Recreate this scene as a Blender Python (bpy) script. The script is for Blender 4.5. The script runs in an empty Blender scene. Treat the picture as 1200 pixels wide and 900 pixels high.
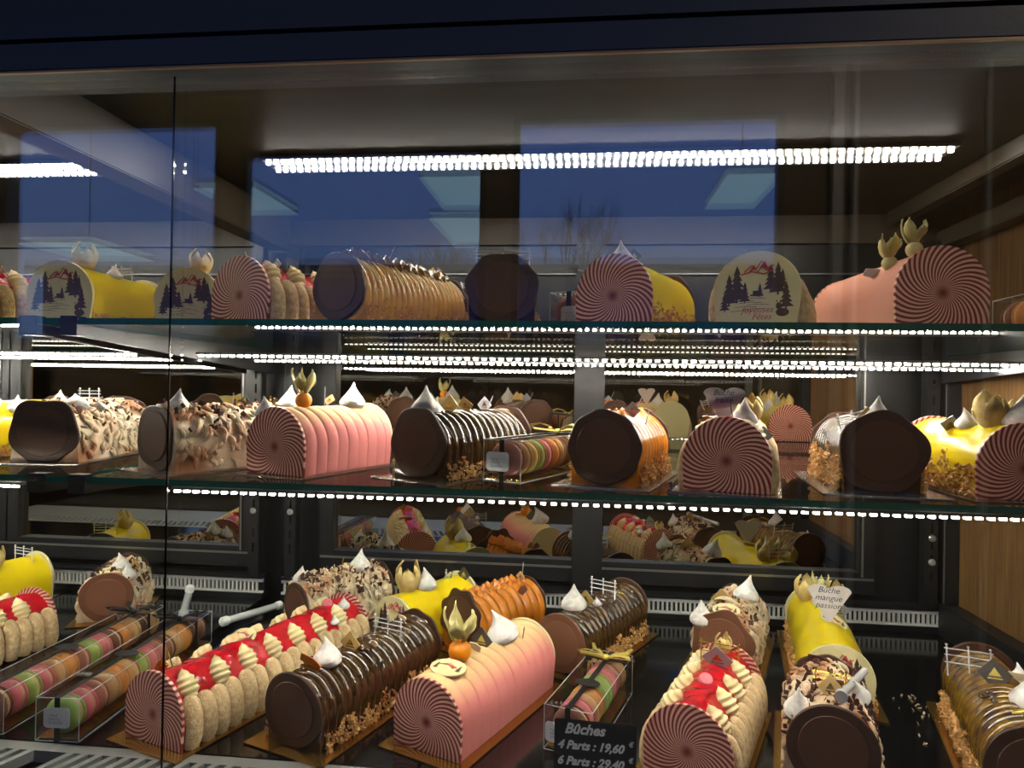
import bpy, math, random
from mathutils import Vector, Matrix, noise, Euler
random.seed(7)
D = bpy.data
C = bpy.context.scene.collection
PI = math.pi
sc = bpy.context.scene
sc.view_settings.view_transform = 'Standard'
sc.view_settings.look = 'None'
sc.view_settings.gamma = 1
sc.view_settings.exposure = 0.15
sc.view_settings.use_curve_mapping = False
sc.cycles.max_bounces = 14
sc.cycles.transparent_max_bounces = 40
sc.cycles.glossy_bounces = 8
sc.cycles.diffuse_bounces = 3
sc.cycles.sample_clamp_indirect = 3.0
sc.cycles.caustics_reflective = False

# ------------------------------------------------------------------ materials
def lin(r, g, b):
    f = lambda c: (c / 255 / 12.92) if c / 255 <= .04045 else ((c / 255 + .055) / 1.055) ** 2.4
    return (f(r), f(g), f(b), 1)

def mat(name, col, rough=.5, metal=0, bump=0, bscale=200, vary=0, vcol=None, vscale=40, coat=0, sss=0, spec=.5, aniso=None, detail=3):
    m = D.materials.new(name); m.use_nodes = True
    n = m.node_tree.nodes; l = m.node_tree.links; b = n['Principled BSDF']
    b.inputs['Base Color'].default_value = lin(*col)
    b.inputs['Roughness'].default_value = rough
    b.inputs['Metallic'].default_value = metal
    b.inputs['Coat Weight'].default_value = coat
    b.inputs['Coat Roughness'].default_value = .06
    b.inputs['Specular IOR Level'].default_value = spec
    if sss:
        b.inputs['Subsurface Weight'].default_value = sss
        b.inputs['Subsurface Radius'].default_value = (.01, .006, .004)
        b.inputs['Subsurface Scale'].default_value = .5
    tc = n.new('ShaderNodeTexCoord')
    vec = tc.outputs['Object']
    if aniso:
        mp = n.new('ShaderNodeMapping'); mp.inputs['Scale'].default_value = aniso
        l.new(vec, mp.inputs[0]); vec = mp.outputs[0]
    if bump:
        t = n.new('ShaderNodeTexNoise'); t.inputs['Scale'].default_value = bscale; t.inputs['Detail'].default_value = detail
        l.new(vec, t.inputs['Vector'])
        bp = n.new('ShaderNodeBump'); bp.inputs['Strength'].default_value = bump; bp.inputs['Distance'].default_value = .002
        l.new(t.outputs['Fac'], bp.inputs['Height']); l.new(bp.outputs[0], b.inputs['Normal'])
    if vcol:
        t2 = n.new('ShaderNodeTexNoise'); t2.inputs['Scale'].default_value = vscale; t2.inputs['Detail'].default_value = 4
        l.new(vec, t2.inputs['Vector'])
        rp = n.new('ShaderNodeValToRGB')
        rp.color_ramp.elements[0].position = .5 - vary; rp.color_ramp.elements[0].color = lin(*col)
        rp.color_ramp.elements[1].position = .5 + vary; rp.color_ramp.elements[1].color = lin(*vcol)
        l.new(t2.outputs['Fac'], rp.inputs[0]); l.new(rp.outputs[0], b.inputs['Base Color'])
    return m

def emit(name, col, s):
    m = D.materials.new(name); m.use_nodes = True
    n = m.node_tree.nodes; b = n['Principled BSDF']
    b.inputs['Base Color'].default_value = (.8, .8, .8, 1)
    b.inputs['Emission Color'].default_value = (*col, 1)
    b.inputs['Emission Strength'].default_value = s
    return m

def glass(name, tint=(1, 1, 1), f0=.042, rough=0.0, extra=0):
    """Clear sheet: lets light straight through, mirrors by the angle of view (Schlick)."""
    m = D.materials.new(name); m.use_nodes = True
    n = m.node_tree.nodes; l = m.node_tree.links
    n.remove(n['Principled BSDF']); out = n['Material Output']
    g = n.new('ShaderNodeNewGeometry')
    dp = n.new('ShaderNodeVectorMath'); dp.operation = 'DOT_PRODUCT'
    l.new(g.outputs['Incoming'], dp.inputs[0]); l.new(g.outputs['Normal'], dp.inputs[1])
    def mth(op, a, b=None):
        x = n.new('ShaderNodeMath'); x.operation = op
        for i, s in enumerate((a, b)):
            if s is None: continue
            if isinstance(s, (int, float)): x.inputs[i].default_value = s
            else: l.new(s, x.inputs[i])
        return x.outputs[0]
    c = mth('ABSOLUTE', dp.outputs['Value'])
    k = mth('POWER', mth('SUBTRACT', 1.0, c), 5.0)
    f = mth('ADD', mth('MULTIPLY', k, 1 - f0), f0 + extra)
    t = n.new('ShaderNodeBsdfTransparent'); t.inputs[0].default_value = (*tint, 1)
    gl = n.new('ShaderNodeBsdfGlossy'); gl.inputs['Roughness'].default_value = rough
    mx = n.new('ShaderNodeMixShader')
    l.new(f, mx.inputs[0]); l.new(t.outputs[0], mx.inputs[1]); l.new(gl.outputs[0], mx.inputs[2])
    l.new(mx.outputs[0], out.inputs[0])
    return m

def swirl_mat():
    m = mat('swirl_striped_chocolate', (120, 30, 30), .35)
    n = m.node_tree.nodes; l = m.node_tree.links; b = n['Principled BSDF']
    tc = n.new('ShaderNodeTexCoord'); sp = n.new('ShaderNodeSeparateXYZ'); l.new(tc.outputs['Object'], sp.inputs[0])
    def mth(op, a, b2=None, clamp=False):
        x = n.new('ShaderNodeMath'); x.operation = op; x.use_clamp = clamp
        for i, s in enumerate((a, b2)):
            if s is None: continue
            if isinstance(s, (int, float)): x.inputs[i].default_value = s
            else: l.new(s, x.inputs[i])
        return x.outputs[0]
    x = sp.outputs[0]; z = mth('SUBTRACT', sp.outputs[2], .037)
    r = mth('SQRT', mth('ADD', mth('MULTIPLY', x, x), mth('MULTIPLY', z, z)))
    th = mth('ARCTAN2', z, x)
    ph = mth('MULTIPLY', mth('ADD', th, mth('MULTIPLY', mth('POWER', mth('MULTIPLY', r, 20.0), 1.0), 1.0)), 38.0)
    s = mth('SINE', ph)
    w = mth('ADD', mth('MULTIPLY', s, 2.2), .5, True)
    inner = mth('MULTIPLY', mth('SUBTRACT', r, .002), 130.0, True)
    w2 = mth('MULTIPLY', w, inner)
    mx = n.new('ShaderNodeMix'); mx.data_type = 'RGBA'
    l.new(w2, mx.inputs['Factor']); mx.inputs['A'].default_value = lin(142, 40, 36); mx.inputs['B'].default_value = lin(248, 194, 172)
    l.new(mx.outputs['Result'], b.inputs['Base Color'])
    bp = n.new('ShaderNodeBump'); bp.inputs['Strength'].default_value = .3; bp.inputs['Distance'].default_value = .001
    l.new(w2, bp.inputs['Height']); l.new(bp.outputs[0], b.inputs['Normal'])
    return m

def zgrad(name, c0, c1, z0, z1, rough, bump, bscale, sss=0):
    """Two sprayed colours blended up the height of the cake (the cake's own velvet spray)."""
    m = mat(name, c0, rough, bump=bump, bscale=bscale, sss=sss)
    n = m.node_tree.nodes; l = m.node_tree.links; b = n['Principled BSDF']
    tc = n.new('ShaderNodeTexCoord'); sp = n.new('ShaderNodeSeparateXYZ'); l.new(tc.outputs['Object'], sp.inputs[0])
    mr = n.new('ShaderNodeMapRange'); mr.inputs['From Min'].default_value = z0; mr.inputs['From Max'].default_value = z1
    l.new(sp.outputs[2], mr.inputs['Value'])
    mx = n.new('ShaderNodeMix'); mx.data_type = 'RGBA'; l.new(mr.outputs[0], mx.inputs['Factor'])
    mx.inputs['A'].default_value = lin(*c0); mx.inputs['B'].default_value = lin(*c1)
    l.new(mx.outputs['Result'], b.inputs['Base Color'])
    return m

K = {}
K['swirl'] = swirl_mat()
K['choc'] = mat('chocolate_unlit', (68, 40, 26), .45, bump=.08, bscale=90)  # unlit copy of the chocolate, shade put into the colour
K['choc_mid'] = mat('chocolate_centre_unlit', (86, 54, 37), .42, bump=.1, bscale=60)
K['choc_lit'] = mat('chocolate_lit', (122, 78, 56), .45, bump=.1, bscale=60)  # lit copy of the same chocolate, lamp brightness put into the colour
K['choc_mid_lit'] = mat('chocolate_centre_lit', (136, 90, 66), .45, bump=.1, bscale=60)
K['cream_disc'] = mat('ivory_chocolate', (240, 226, 168), .45)
K['glaze_dark'] = mat('dark_mirror_glaze', (58, 35, 17), .1, coat=1, vcol=(78, 54, 20), vary=.2, vscale=25)
K['glaze_gold'] = mat('golden_brown_glaze', (142, 106, 30), .12, coat=.8, vcol=(74, 44, 18), vary=.15, vscale=60, aniso=(1, .5, 1))
K['glaze_honey'] = mat('honey_glaze', (236, 184, 98), .25, coat=.4, vcol=(208, 144, 62), vary=.2, vscale=40)
K['glaze_caramel'] = mat('caramel_glaze', (218, 134, 34), .18, coat=.5, vcol=(198, 108, 24), vary=.2, vscale=30)
K['glaze_yellow'] = mat('mango_glaze', (248, 216, 20), .28, coat=.3, sss=.1)
K['pink'] = zgrad('pink_velvet', (236, 142, 136), (252, 216, 150), .06, .091, .8, .25, 900, .1)
K['salmon'] = mat('salmon_velvet', (230, 160, 136), .8, bump=.2, bscale=900)
K['jelly'] = mat('raspberry_jelly', (222, 20, 40), .1, coat=.8, bump=1.0, bscale=170, vcol=(170, 8, 24), vary=.2, vscale=60, sss=.1)
K['finger'] = mat('sugared_sponge', (232, 208, 162), .9, bump=.8, bscale=500, vcol=(206, 170, 118), vary=.12, vscale=160)
K['cream'] = mat('piped_cream', (248, 226, 168), .55, sss=.15, bump=.1, bscale=120)
K['cream_toast'] = mat('toasted_cream', (238, 220, 186), .6, bump=.5, bscale=90, vcol=(196, 140, 100), vary=.12, vscale=34, aniso=(1, .35, 1), sss=.1)
K['meringue'] = mat('meringue', (250, 246, 238), .7, bump=.3, bscale=200, vcol=(226, 218, 210), vary=.1, vscale=150, sss=.15)
K['crumb'] = mat('roasted_almond', (240, 192, 124), .7, vcol=(206, 140, 74), vary=.2, vscale=120)
K['shaving'] = mat('chocolate_shaving', (74, 42, 32), .45)
K['shaving_pale'] = mat('cream_shaving', (240, 214, 176), .6)
K['berry'] = mat('physalis_berry', (250, 150, 20), .3, coat=.3, sss=.2)
K['husk'] = mat('physalis_husk', (228, 220, 158), .65, bump=.5, bscale=150, vcol=(200, 184, 104), vary=.2, vscale=70)
K['husk_tan'] = mat('papery_husk', (238, 216, 148), .65, bump=.6, bscale=160, vcol=(216, 182, 100), vary=.2, vscale=90)
K['white_plastic'] = mat('white_plastic', (240, 240, 238), .3)
K['gold_plastic'] = mat('gold_plastic', (216, 176, 70), .25, metal=.8)
K['silver_plastic'] = mat('silver_plastic', (226, 226, 228), .22, metal=.35)
K['plaque_dark'] = mat('dark_plaque', (72, 66, 60), .3)
K['plaque_gold'] = mat('gold_plaque', (206, 172, 108), .35, metal=.35)
K['plaque_silver'] = mat('silver_plaque', (176, 178, 184), .3, metal=.35, bump=.6, bscale=90)
K['caramel_chip'] = mat('amber_caramel', (200, 110, 30), .12, coat=.6)
K['print_dark'] = mat('brown_print', (92, 70, 66), .6)
K['print_red'] = mat('red_print', (206, 84, 84), .6)
K['board_gold'] = mat('gold_card', (198, 152, 74), .22, metal=.9, bump=.1, bscale=60)
K['board_silver'] = mat('silver_card', (196, 184, 170), .22, metal=.9, bump=.1, bscale=60)
K['ribbon_black'] = mat('black_satin', (20, 19, 20), .3)
K['ribbon_gold'] = mat('gold_satin', (226, 200, 96), .3, metal=.3)
K['label_white'] = mat('white_sticker', (228, 228, 228), .6)
K['label_black'] = mat('black_sticker', (26, 25, 26), .4)
K['ink'] = mat('blue_black_ink', (66, 66, 96), .7)
K['chalk'] = mat('chalk_pen', (250, 250, 246), .7)
K['slate'] = mat('slate', (14, 14, 15), .45)
K['paper'] = mat('ivory_paper', (240, 232, 222), .8)
K['pet'] = glass('clear_plastic', (.97, .97, .97), .06, .02, .01)
K['pet_edge'] = mat('folded_plastic_edge', (200, 205, 205), .2)
K['navy'] = mat('navy_metal', (62, 70, 86), .42, bump=.05, bscale=300)
K['black_metal'] = mat('black_steel', (22, 23, 26), .38)
K['black_tray'] = mat('black_glossy_tray', (9, 9, 10), .12, coat=.2)
K['back_metal'] = mat('brown_grey_panel', (70, 62, 50), .45)
K['ceil_metal'] = mat('case_ceiling_metal', (42, 38, 31), .5, spec=.3, bump=.05, bscale=30, aniso=(.3, 4, 4))
K['grey_metal'] = mat('grey_steel', (150, 152, 150), .35, metal=.4)
K['pale_steel'] = mat('pale_steel', (205, 205, 200), .4)
K['alu'] = mat('aluminium', (150, 150, 146), .3, metal=.8)
K['gasket'] = mat('bronze_gasket', (170, 140, 110), .4, metal=.3)
K['mirror'] = mat('mirror', (206, 202, 194), .015, metal=1)
K['glass_front'] = glass('front_pane', (.965, .97, .965), .045)
K['glass_shelf'] = glass('shelf_glass', (.93, .97, .955), .045)
K['glass_edge'] = mat('green_glass_edge', (34, 88, 80), .08, coat=.5)
K['led'] = emit('led_diode', (1, .93, .82), 240)
K['led_c'] = emit('led_diode_ceiling', (1, .93, .82), 90)
K['led_h'] = emit('led_diode_header', (1, .9, .76), 84)
K['wood'] = mat('oak_veneer', (122, 90, 52), .5, bump=.2, bscale=40, vcol=(92, 64, 34), vary=.18, vscale=26, aniso=(6, 6, .35))
MAC = {'green': (158, 190, 96), 'pink': (226, 120, 130), 'orange': (226, 150, 70), 'tan': (206, 164, 108), 'brown': (128, 84, 62), 'rose-brown': (176, 116, 100), 'cream': (232, 206, 160), 'yellow': (232, 204, 110)}
for k, v in MAC.items():
    K['mac_' + k] = mat('macaron_shell_' + k.replace('-', '_'), v, .55, bump=.15, bscale=300)
K['mac_fill'] = mat('macaron_cream', (196, 156, 120), .6)

# ------------------------------------------------------------------ mesh builder
class MB:
    def __init__(s): s.v = []; s.f = []
    def add(s, v, f, M=None):
        o = len(s.v)
        s.v += [tuple(M @ Vector(p)) if M else tuple(p) for p in v]
        s.f += [tuple(i + o for i in q) for q in f]; return s
    def box(s, x0, x1, y0, y1, z0, z1, M=None):
        v = [(x, y, z) for x in (x0, x1) for y in (y0, y1) for z in (z0, z1)]
        return s.add(v, [(0, 1, 3, 2), (4, 6, 7, 5), (0, 4, 5, 1), (2, 3, 7, 6), (0, 2, 6, 4), (1, 5, 7, 3)], M)
    def tube(s, pts, r, n=8, M=None, cap=True):
        pts = [Vector(p) for p in pts]; N = len(pts); v = []; f = []
        rr = r if isinstance(r, (list, tuple)) else [r] * N
        ref = None
        for i, p in enumerate(pts):
            t = (pts[min(i + 1, N - 1)] - pts[max(i - 1, 0)]).normalized()
            if ref is None: ref = t.orthogonal().normalized()
            ref = (ref - t * ref.dot(t)).normalized(); b = t.cross(ref)
            for k in range(n):
                a = 2 * PI * k / n
                v.append(p + (ref * math.cos(a) + b * math.sin(a)) * rr[i])
        for i in range(N - 1):
            for k in range(n):
                f.append((i * n + k, i * n + (k + 1) % n, (i + 1) * n + (k + 1) % n, (i + 1) * n + k))
        if cap: f.append(tuple(range(n))[::-1]); f.append(tuple((N - 1) * n + k for k in range(n)))
        return s.add(v, f, M)
    def lathe(s, prof, n=20, M=None, mod=None):
        """prof: (r, z) pairs from bottom to top, about Z"""
        v = []; f = []; N = len(prof)
        for i, (r, z) in enumerate(prof):
            for k in range(n):
                a = 2 * PI * k / n; q = r * (mod(a, i / (N - 1)) if mod else 1)
                v.append((q * math.cos(a), q * math.sin(a), z))
        for i in range(N - 1):
            for k in range(n):
                f.append((i * n + k, i * n + (k + 1) % n, (i + 1) * n + (k + 1) % n, (i + 1) * n + k))
        f.append(tuple(range(n))[::-1]); f.append(tuple((N - 1) * n + k for k in range(n)))
        return s.add(v, f, M)
    def slab(s, out, y0, y1, bev=.0008, M=None):
        """outline in XZ, thick along Y, with softened rims"""
        n = len(out); cx = sum(p[0] for p in out) / n; cz = sum(p[1] for p in out) / n
        R = max(math.hypot(p[0] - cx, p[1] - cz) for p in out); k = 1 - bev / R
        v = []; f = []
        for (y, q) in ((y0, k), (y0 + bev, 1), (y1 - bev, 1), (y1, k)):
            v += [(cx + (x - cx) * q, y, cz + (z - cz) * q) for x, z in out]
        for i in range(3):
            for j in range(n):
                f.append((i * n + j, i * n + (j + 1) % n, (i + 1) * n + (j + 1) % n, (i + 1) * n + j))
        f.append(tuple(range(n))[::-1]); f.append(tuple(3 * n + j for j in range(n)))
        return s.add(v, f, M)
    def build(s, name, m, parent=None, smooth=True, bevel=0):
        me = D.meshes.new(name); me.from_pydata(s.v, [], s.f); me.validate()
        import bmesh
        bm = bmesh.new(); bm.from_mesh(me)
        bmesh.ops.recalc_face_normals(bm, faces=bm.faces)
        if bevel:
            bmesh.ops.bevel(bm, geom=list(bm.edges), offset=bevel, segments=2, affect='EDGES', clamp_overlap=True)
        bm.to_mesh(me); bm.free()
        me.materials.append(m if not isinstance(m, str) else K[m])
        if smooth:
            me.polygons.foreach_set('use_smooth', [True] * len(me.polygons))
            try: me.set_sharp_from_angle(angle=math.radians(38))
            except Exception: pass
        o = D.objects.new(name, me); C.objects.link(o)
        if parent: o.parent = parent
        return o

def tag(o, label, cat, group=None, kind=None):
    if label: o['label'] = label
    if cat: o['category'] = cat
    if group: o['group'] = group
    if kind: o['kind'] = kind
    return o
def thing(name, label, cat, loc=(0, 0, 0), head=0, group=None):
    o = D.objects.new(name, None); C.objects.link(o); o.empty_display_size = .02
    o.location = loc; o.rotation_euler = (0, 0, -math.radians(head))
    return tag(o, label, cat, group)
def T(x, y, z, rx=0, ry=0, rz=0, s=1):
    return Matrix.Translation((x, y, z)) @ Euler((rx, ry, rz)).to_matrix().to_4x4() @ Matrix.Scale(s, 4)
def place(o, M): o.matrix_local = M; return o
def txt(body, size, m, parent, M, name='lettering', shear=.25, ext=.00012, off=0, align='CENTER'):
    cu = D.curves.new(name, 'FONT'); cu.body = body; cu.size = size; cu.shear = shear; cu.extrude = ext; cu.offset = off
    cu.align_x = align; cu.align_y = 'CENTER'; cu.materials.append(K[m]); cu.resolution_u = 3
    t = D.objects.new('t', cu); C.objects.link(t); bpy.context.view_layer.update()
    me = D.meshes.new_from_object(t, depsgraph=bpy.context.evaluated_depsgraph_get()); D.objects.remove(t)
    o = D.objects.new(name, me); C.objects.link(o); o.parent = parent; o.matrix_local = M; return o

# ------------------------------------------------------------------ outlines and bodies
def arch(w, h, n=22, sp=.94, h0=.42):
    """arch outline: list of (x, z), open at the bottom from left foot over the top to right foot"""
    p = [(-w / 2 * sp, 0)]
    for i in range(n + 1):
        a = PI - PI * i / n
        p.append((w / 2 * math.cos(a), h * h0 + h * (1 - h0) * math.sin(a)))
    p.append((w / 2 * sp, 0)); return p
def wavy(r, cz, n=72, lob=8, amp=.03, ph=0, flat=0, sq=1.0):
    o = []
    for i in range(n):
        a = 2 * PI * i / n
        q = r * (1 + amp * math.sin(lob * a + ph) + amp * .6 * math.sin(3 * a + ph * 2.1))
        o.append((q * math.cos(a) * sq, max(cz + q * math.sin(a), flat)))
    return o

def body(w, h, L, ny, fn, sp=.94, n=26, h0=.42, y0=0):
    prof = arch(w, h, n, sp, h0); P = len(prof); m = MB(); v = []; f = []
    for j in range(ny + 1):
        y = L * j / ny
        for i, (x, z) in enumerate(prof):
            q = fn(y, i / (P - 1), x, z)
            v.append((x * q, y0 + y, z * q if z > 0 else 0))
    for j in range(ny):
        for i in range(P):
            f.append((j * P + i, j * P + (i + 1) % P, (j + 1) * P + (i + 1) % P, (j + 1) * P + i))
    f.append(tuple(range(P))[::-1]); f.append(tuple(ny * P + i for i in range(P)))
    return m.add(v, f)

def surf(w, h, a, h0=.42):
    """point and outward normal on the arch, a = angle 0 (right) .. pi (left)"""
    x = w / 2 * math.cos(a); z = h * h0 + h * (1 - h0) * math.sin(a)
    nx, nz = math.cos(a) / (w / 2), math.sin(a) / (h * (1 - h0)); q = math.hypot(nx, nz)
    return x, z, nx / q, nz / q

# ------------------------------------------------------------------ discs
def swirl_disc(p, y, w=.103, h=.09, flip=False):
    o = MB().slab(arch(w, h, 40, .97, .4), -.0045, 0).build('swirl_end_disc', 'swirl', p)
    o.location.y = y + (.0045 if flip else 0); o['label'] = 'chocolate end disc striped pink and dark red in a swirl'
    return o
def choc_disc(p, y, r=.047, cz=.046, lob=8, amp=.025, ph=0, flip=False, m='choc', inner=None, sq=1.0):
    inner = inner or ('choc_mid' if m == 'choc' else 'choc_mid_lit')
    s = 1 if flip else -1
    a, b = sorted((0, s * .0045))
    o = MB().slab(wavy(r, cz, lob=lob, amp=amp, ph=ph, flat=.0005, sq=sq), a, b, .0012).build('chocolate_end_disc', m, p)
    a, b = sorted((s * .0045, s * .0056))
    ring = MB().slab(wavy(r * .74, cz + .001, lob=3, amp=.008, ph=ph, sq=sq), a, b, .0005)
    ring.build('disc_centre', inner, o)
    o.location.y = y; return o
def pine(m, x, z, h, y0, y1):
    m.box(x - h * .03, x + h * .03, y0, y1, z - h * .08, z + h * .1)
    for k in range(5):
        b = z + h * .18 * k; w = h * (.3 - .05 * k)
        m.add([(x - w, y0, b), (x + w, y0, b + h * .03), (x, y0, b + h * .3), (x - w, y1, b), (x + w, y1, b + h * .03), (x, y1, b + h * .3)],
              [(0, 1, 2), (3, 5, 4), (0, 3, 4, 1), (1, 4, 5, 2), (2, 5, 3, 0)])
def winter_disc(p, y, w=.1, h=.09, text=True):
    o = MB().slab(arch(w, h, 40, .9, .45), -.005, 0, .0012).build('printed_end_disc', 'cream_disc', p)
    o.location.y = y; o['label'] = 'ivory chocolate end disc printed with a snowy forest'
    a, b = -.0053, -.0049
    m = MB()
    for x, z, hh in ((-.031, .028, .036), (-.022, .032, .042), (-.013, .03, .024), (.016, .044, .03), (.024, .04, .036), (.033, .022, .03), (-.036, .02, .022), (.004, .036, .016), (.029, .046, .022)):
        pine(m, x * w / .1, z, hh, a, b)
    m.box(-.007, .008, a, b, .0365, .0385); m.box(-.004, .006, a, b, .0385, .043)
    for k in range(7):
        z = .018 + k * .0025; x = -.03 + (k * 37 % 23) * .001
        m.tube([(x, -.0051, z), (x + .012, -.0051, z + .0012), (x + .026, -.0051, z + .0004)], .00035, 4)
    # a small animal low on the right
    for (x, z, r1, r2) in ((.03, .016, .0075, .005), (.026, .0235, .0035, .004)):
        m.slab([(x + r1 * math.cos(t * PI / 8), z + r2 * math.sin(t * PI / 8)) for t in range(16)], a, b, .0001)
    m.tube([(.0245, -.0051, .027), (.023, -.0051, .031)], .0006, 4); m.tube([(.027, -.0051, .027), (.028, -.0051, .031)], .0006, 4)
    m.build('forest_print', 'print_dark', o, smooth=False)
    m = MB()
    for pts in ([(-.016, .066), (-.006, .074), (0, .07), (.006, .079), (.013, .07), (.022, .073)], [(-.01, .066), (-.003, .0705), (.002, .066), (.007, .073), (.016, .066)], [(-.02, .063), (-.006, .0665), (.01, .063), (.02, .067)]):
        m.tube([(x * .9, -.0051, z) for x, z in pts], .0009, 5)
    for cx, cz, s in ((-.004, .071, .004), (.008, .074, .005), (.014, .0695, .0035)):
        m.slab([(cx - s, cz - s * .7), (cx + s, cz - s * .7), (cx + s * .3, cz + s)], a, b, .0001)
    m.build('mountain_print', 'print_red', o, smooth=False)
    if text:
        for i, t in enumerate(('Joyeuses', 'Fêtes')):
            txt(t, .0105, 'print_red', o, T(.001 + i * .005, -.0052, .0195 - i * .0085, PI / 2), shear=.35)
    return o

# ------------------------------------------------------------------ garnishes (children of the cake)
def kiss(p, x, y, z, s=1, rx=0, ry=0, pink=False):
    pr = [(0.001, 0), (.011, .0005), (.0145, .004), (.0148, .008), (.012, .0125), (.0085, .0165), (.0052, .021), (.0025, .0255), (.0006, .0305)]
    m = MB(); v0 = len(m.v); m.lathe(pr, 22, mod=lambda a, t: 1 + .03 * math.sin(3 * a + 6 * t))
    m.v = [(a + .0035 * (max(c - .015, 0) / .015) ** 2, b, c) for a, b, c in m.v]
    o = m.build('meringue_kiss', 'meringue', p); place(o, T(x, y, z - .003, rx, ry, random.random() * 6, s)); return o
def physalis(p, x, y, z, open_=True, s=1, rz=0, bm='berry'):
    if open_:
        o = MB().lathe([(.0012, 0), (.006, .001), (.009, .005), (.0102, .0095), (.0092, .014), (.006, .0178), (.0012, .019)], 18).build('physalis', bm, p)
        h = MB()
        for k in range(5):
            a = k * 2 * PI / 5; v = []; f = []; N = 7
            for i in range(N):
                t = i / (N - 1); r = .003 + .0135 * math.sin(t * 1.9) ** 1.2 * (1 - .25 * t); zz = .017 + .03 * t; w = .0075 * math.sin(PI * min(t * 1.02 + .1, 1)) + .0004
                for q in (-1, 0, 1):
                    rr = r + (0 if q else .0018)
                    v.append((rr * math.cos(a) - q * w * math.sin(a), rr * math.sin(a) + q * w * math.cos(a), zz + .004 * math.sin(k * 2 + t * 3)))
            for i in range(N - 1):
                for q in (0, 1):
                    f.append((i * 3 + q, i * 3 + q + 1, i * 3 + q + 4, i * 3 + q + 3))
            h.add(v, f)
        ho = h.build('husk', 'husk', o); md = ho.modifiers.new('thickness', 'SOLIDIFY'); md.thickness = .0005
    else:
        b = MB().lathe([(.002, .001), (.009, .002), (.0125, .007), (.0132, .013), (.011, .02), (.006, .0255), (.001, .028)], 20)
        for k in range(6):
            a = k * 2 * PI / 6 + .3; v = []; f = []; N = 9; ln = .036 + .007 * math.sin(k * 2.4)
            for i in range(N):
                t = i / (N - 1); r = .0155 * math.sin(PI * (.06 + .70 * t)) ** .8 * (1 if t < .75 else 1 - (t - .75) * .6) + (.003 * (t - .8) / .2 * math.sin(k * 1.7) if t > .8 else 0); w = .0088 * math.sin(PI * min(.12 + .88 * t, 1)) ** .7 + .0002
                for q in (-1, -.5, 0, .5, 1):
                    rr = r + .0016 * (1 - abs(q)) + (-.0012 if abs(q) == 1 else 0)
                    v.append((rr * math.cos(a) - q * w * math.sin(a), rr * math.sin(a) + q * w * math.cos(a), ln * t))
            for i in range(N - 1):
                for q in range(4): f.append((i * 5 + q, i * 5 + q + 1, i * 5 + q + 6, i * 5 + q + 5))
            b.add(v, f)
        o = b.build('physalis', 'husk_tan', p)
        o['label'] = 'closed papery physalis husk'
    place(o, T(x, y, z - .002, 0, 0, rz, s)); return o
def fence(p, x, y, z, m='white_plastic', w=.038, h=.02, rx=0, ry=0, rz=0):
    b = MB(); n = 3
    for k in range(n):
        X = -w / 2 + w * k / (n - 1); b.tube([(X, 0, -.006), (X, 0, h)], .0009, 6)
        b.lathe([(.0002, h), (.0016, h + .0008), (.0016, h + .0022), (.0002, h + .003)], 8, Matrix.Translation((X, 0, 0)))
    for zz in (.35, .65, .9): b.tube([(-w / 2 - .003, 0, h * zz), (w / 2 + .003, 0, h * zz)], .0008, 6)
    o = b.build('fence_pick', m, p); place(o, T(x, y, z, rx, ry, rz)); return o
def figure_pick(p, x, y, z, m='gold_plastic', rz=0):
    b = MB(); 
    for dx, hh in ((-.006, .016), (.004, .013)):
        b.tube([(dx - .0012, 0, -.004), (dx - .0006, 0, hh * .5), (dx, 0, hh * .75)], .0009, 6)
        b.tube([(dx + .002, 0, -.001), (dx + .0006, 0, hh * .45)], .0008, 6)
        b.tube([(dx - .003, 0, hh * .5), (dx, 0, hh * .7), (dx + .003, 0, hh * .52)], .0007, 6)
        b.lathe([(.0002, hh * .78), (.0018, hh * .84), (.0018, hh * .95), (.0002, hh)], 8, Matrix.Translation((dx, 0, 0)))
    b.tube([(-.012, 0, -.002), (.012, 0, -.002)], .0009, 6)
    o = b.build('skier_pick', m, p); place(o, T(x, y, z, 0, 0, rz)); return o
def plaque(p, x, y, z, m='plaque_dark', s=.013, rx=0, ry=0, rz=0):
    o = MB().slab([(0, -s), (s, 0), (0, s), (-s, 0)], -.0007, .0007, .0002).build('chocolate_plaque', m, p, smooth=False)
    e = MB()
    e.slab([(-s * .35, -s * .12), (s * .35, -s * .12), (0, s * .4)], -.00085, -.0006, .00005); e.box(-s * .4, s * .4, -.00085, -.0006, -s * .3, -s * .22)
    e.build('emblem', 'ribbon_gold' if m == 'plaque_dark' else 'board_gold', o, smooth=False)
    place(o, T(x, y, z, rx, ry, rz)); return o
def medallion(p, x, y, z, rx=0, ry=0, rz=0, s=1):
    o = MB().slab([(.017 * math.cos(t * PI / 16), .0115 * math.sin(t * PI / 16)) for t in range(32)], -.001, .001, .0004).build('oval_medallion', 'cream_disc', p)
    o['label'] = 'small oval ivory medallion with red and grey print'
    e = MB()
    for k in range(5): e.tube([(-.01 + k * .002, -.0011, .001 + .0012 * k), (-.003 + k * .003, -.0011, .004 - k * .001), (.006, -.0011, -.001 + k * .001)], .00045, 4)
    e.build('red_script', 'print_red', o)
    e = MB(); pine(e, -.011, -.004, .008, -.00125, -.001); pine(e, .011, -.003, .008, -.00125, -.001); e.build('forest_print', 'print_dark', o, smooth=False)
    place(o, T(x, y, z, rx, ry, rz, s)); return o
def beans(p, pts):
    for x, y, z in pts:
        b = MB().lathe([(.0005, 0), (.004, .0012), (.0052, .003), (.004, .0052), (.0005, .006)], 12).build('chocolate_bean', 'glaze_dark', p)
        place(b, T(x, y, z - .002, random.uniform(-.4, .4), random.uniform(-.4, .4), random.random() * 3))
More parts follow.
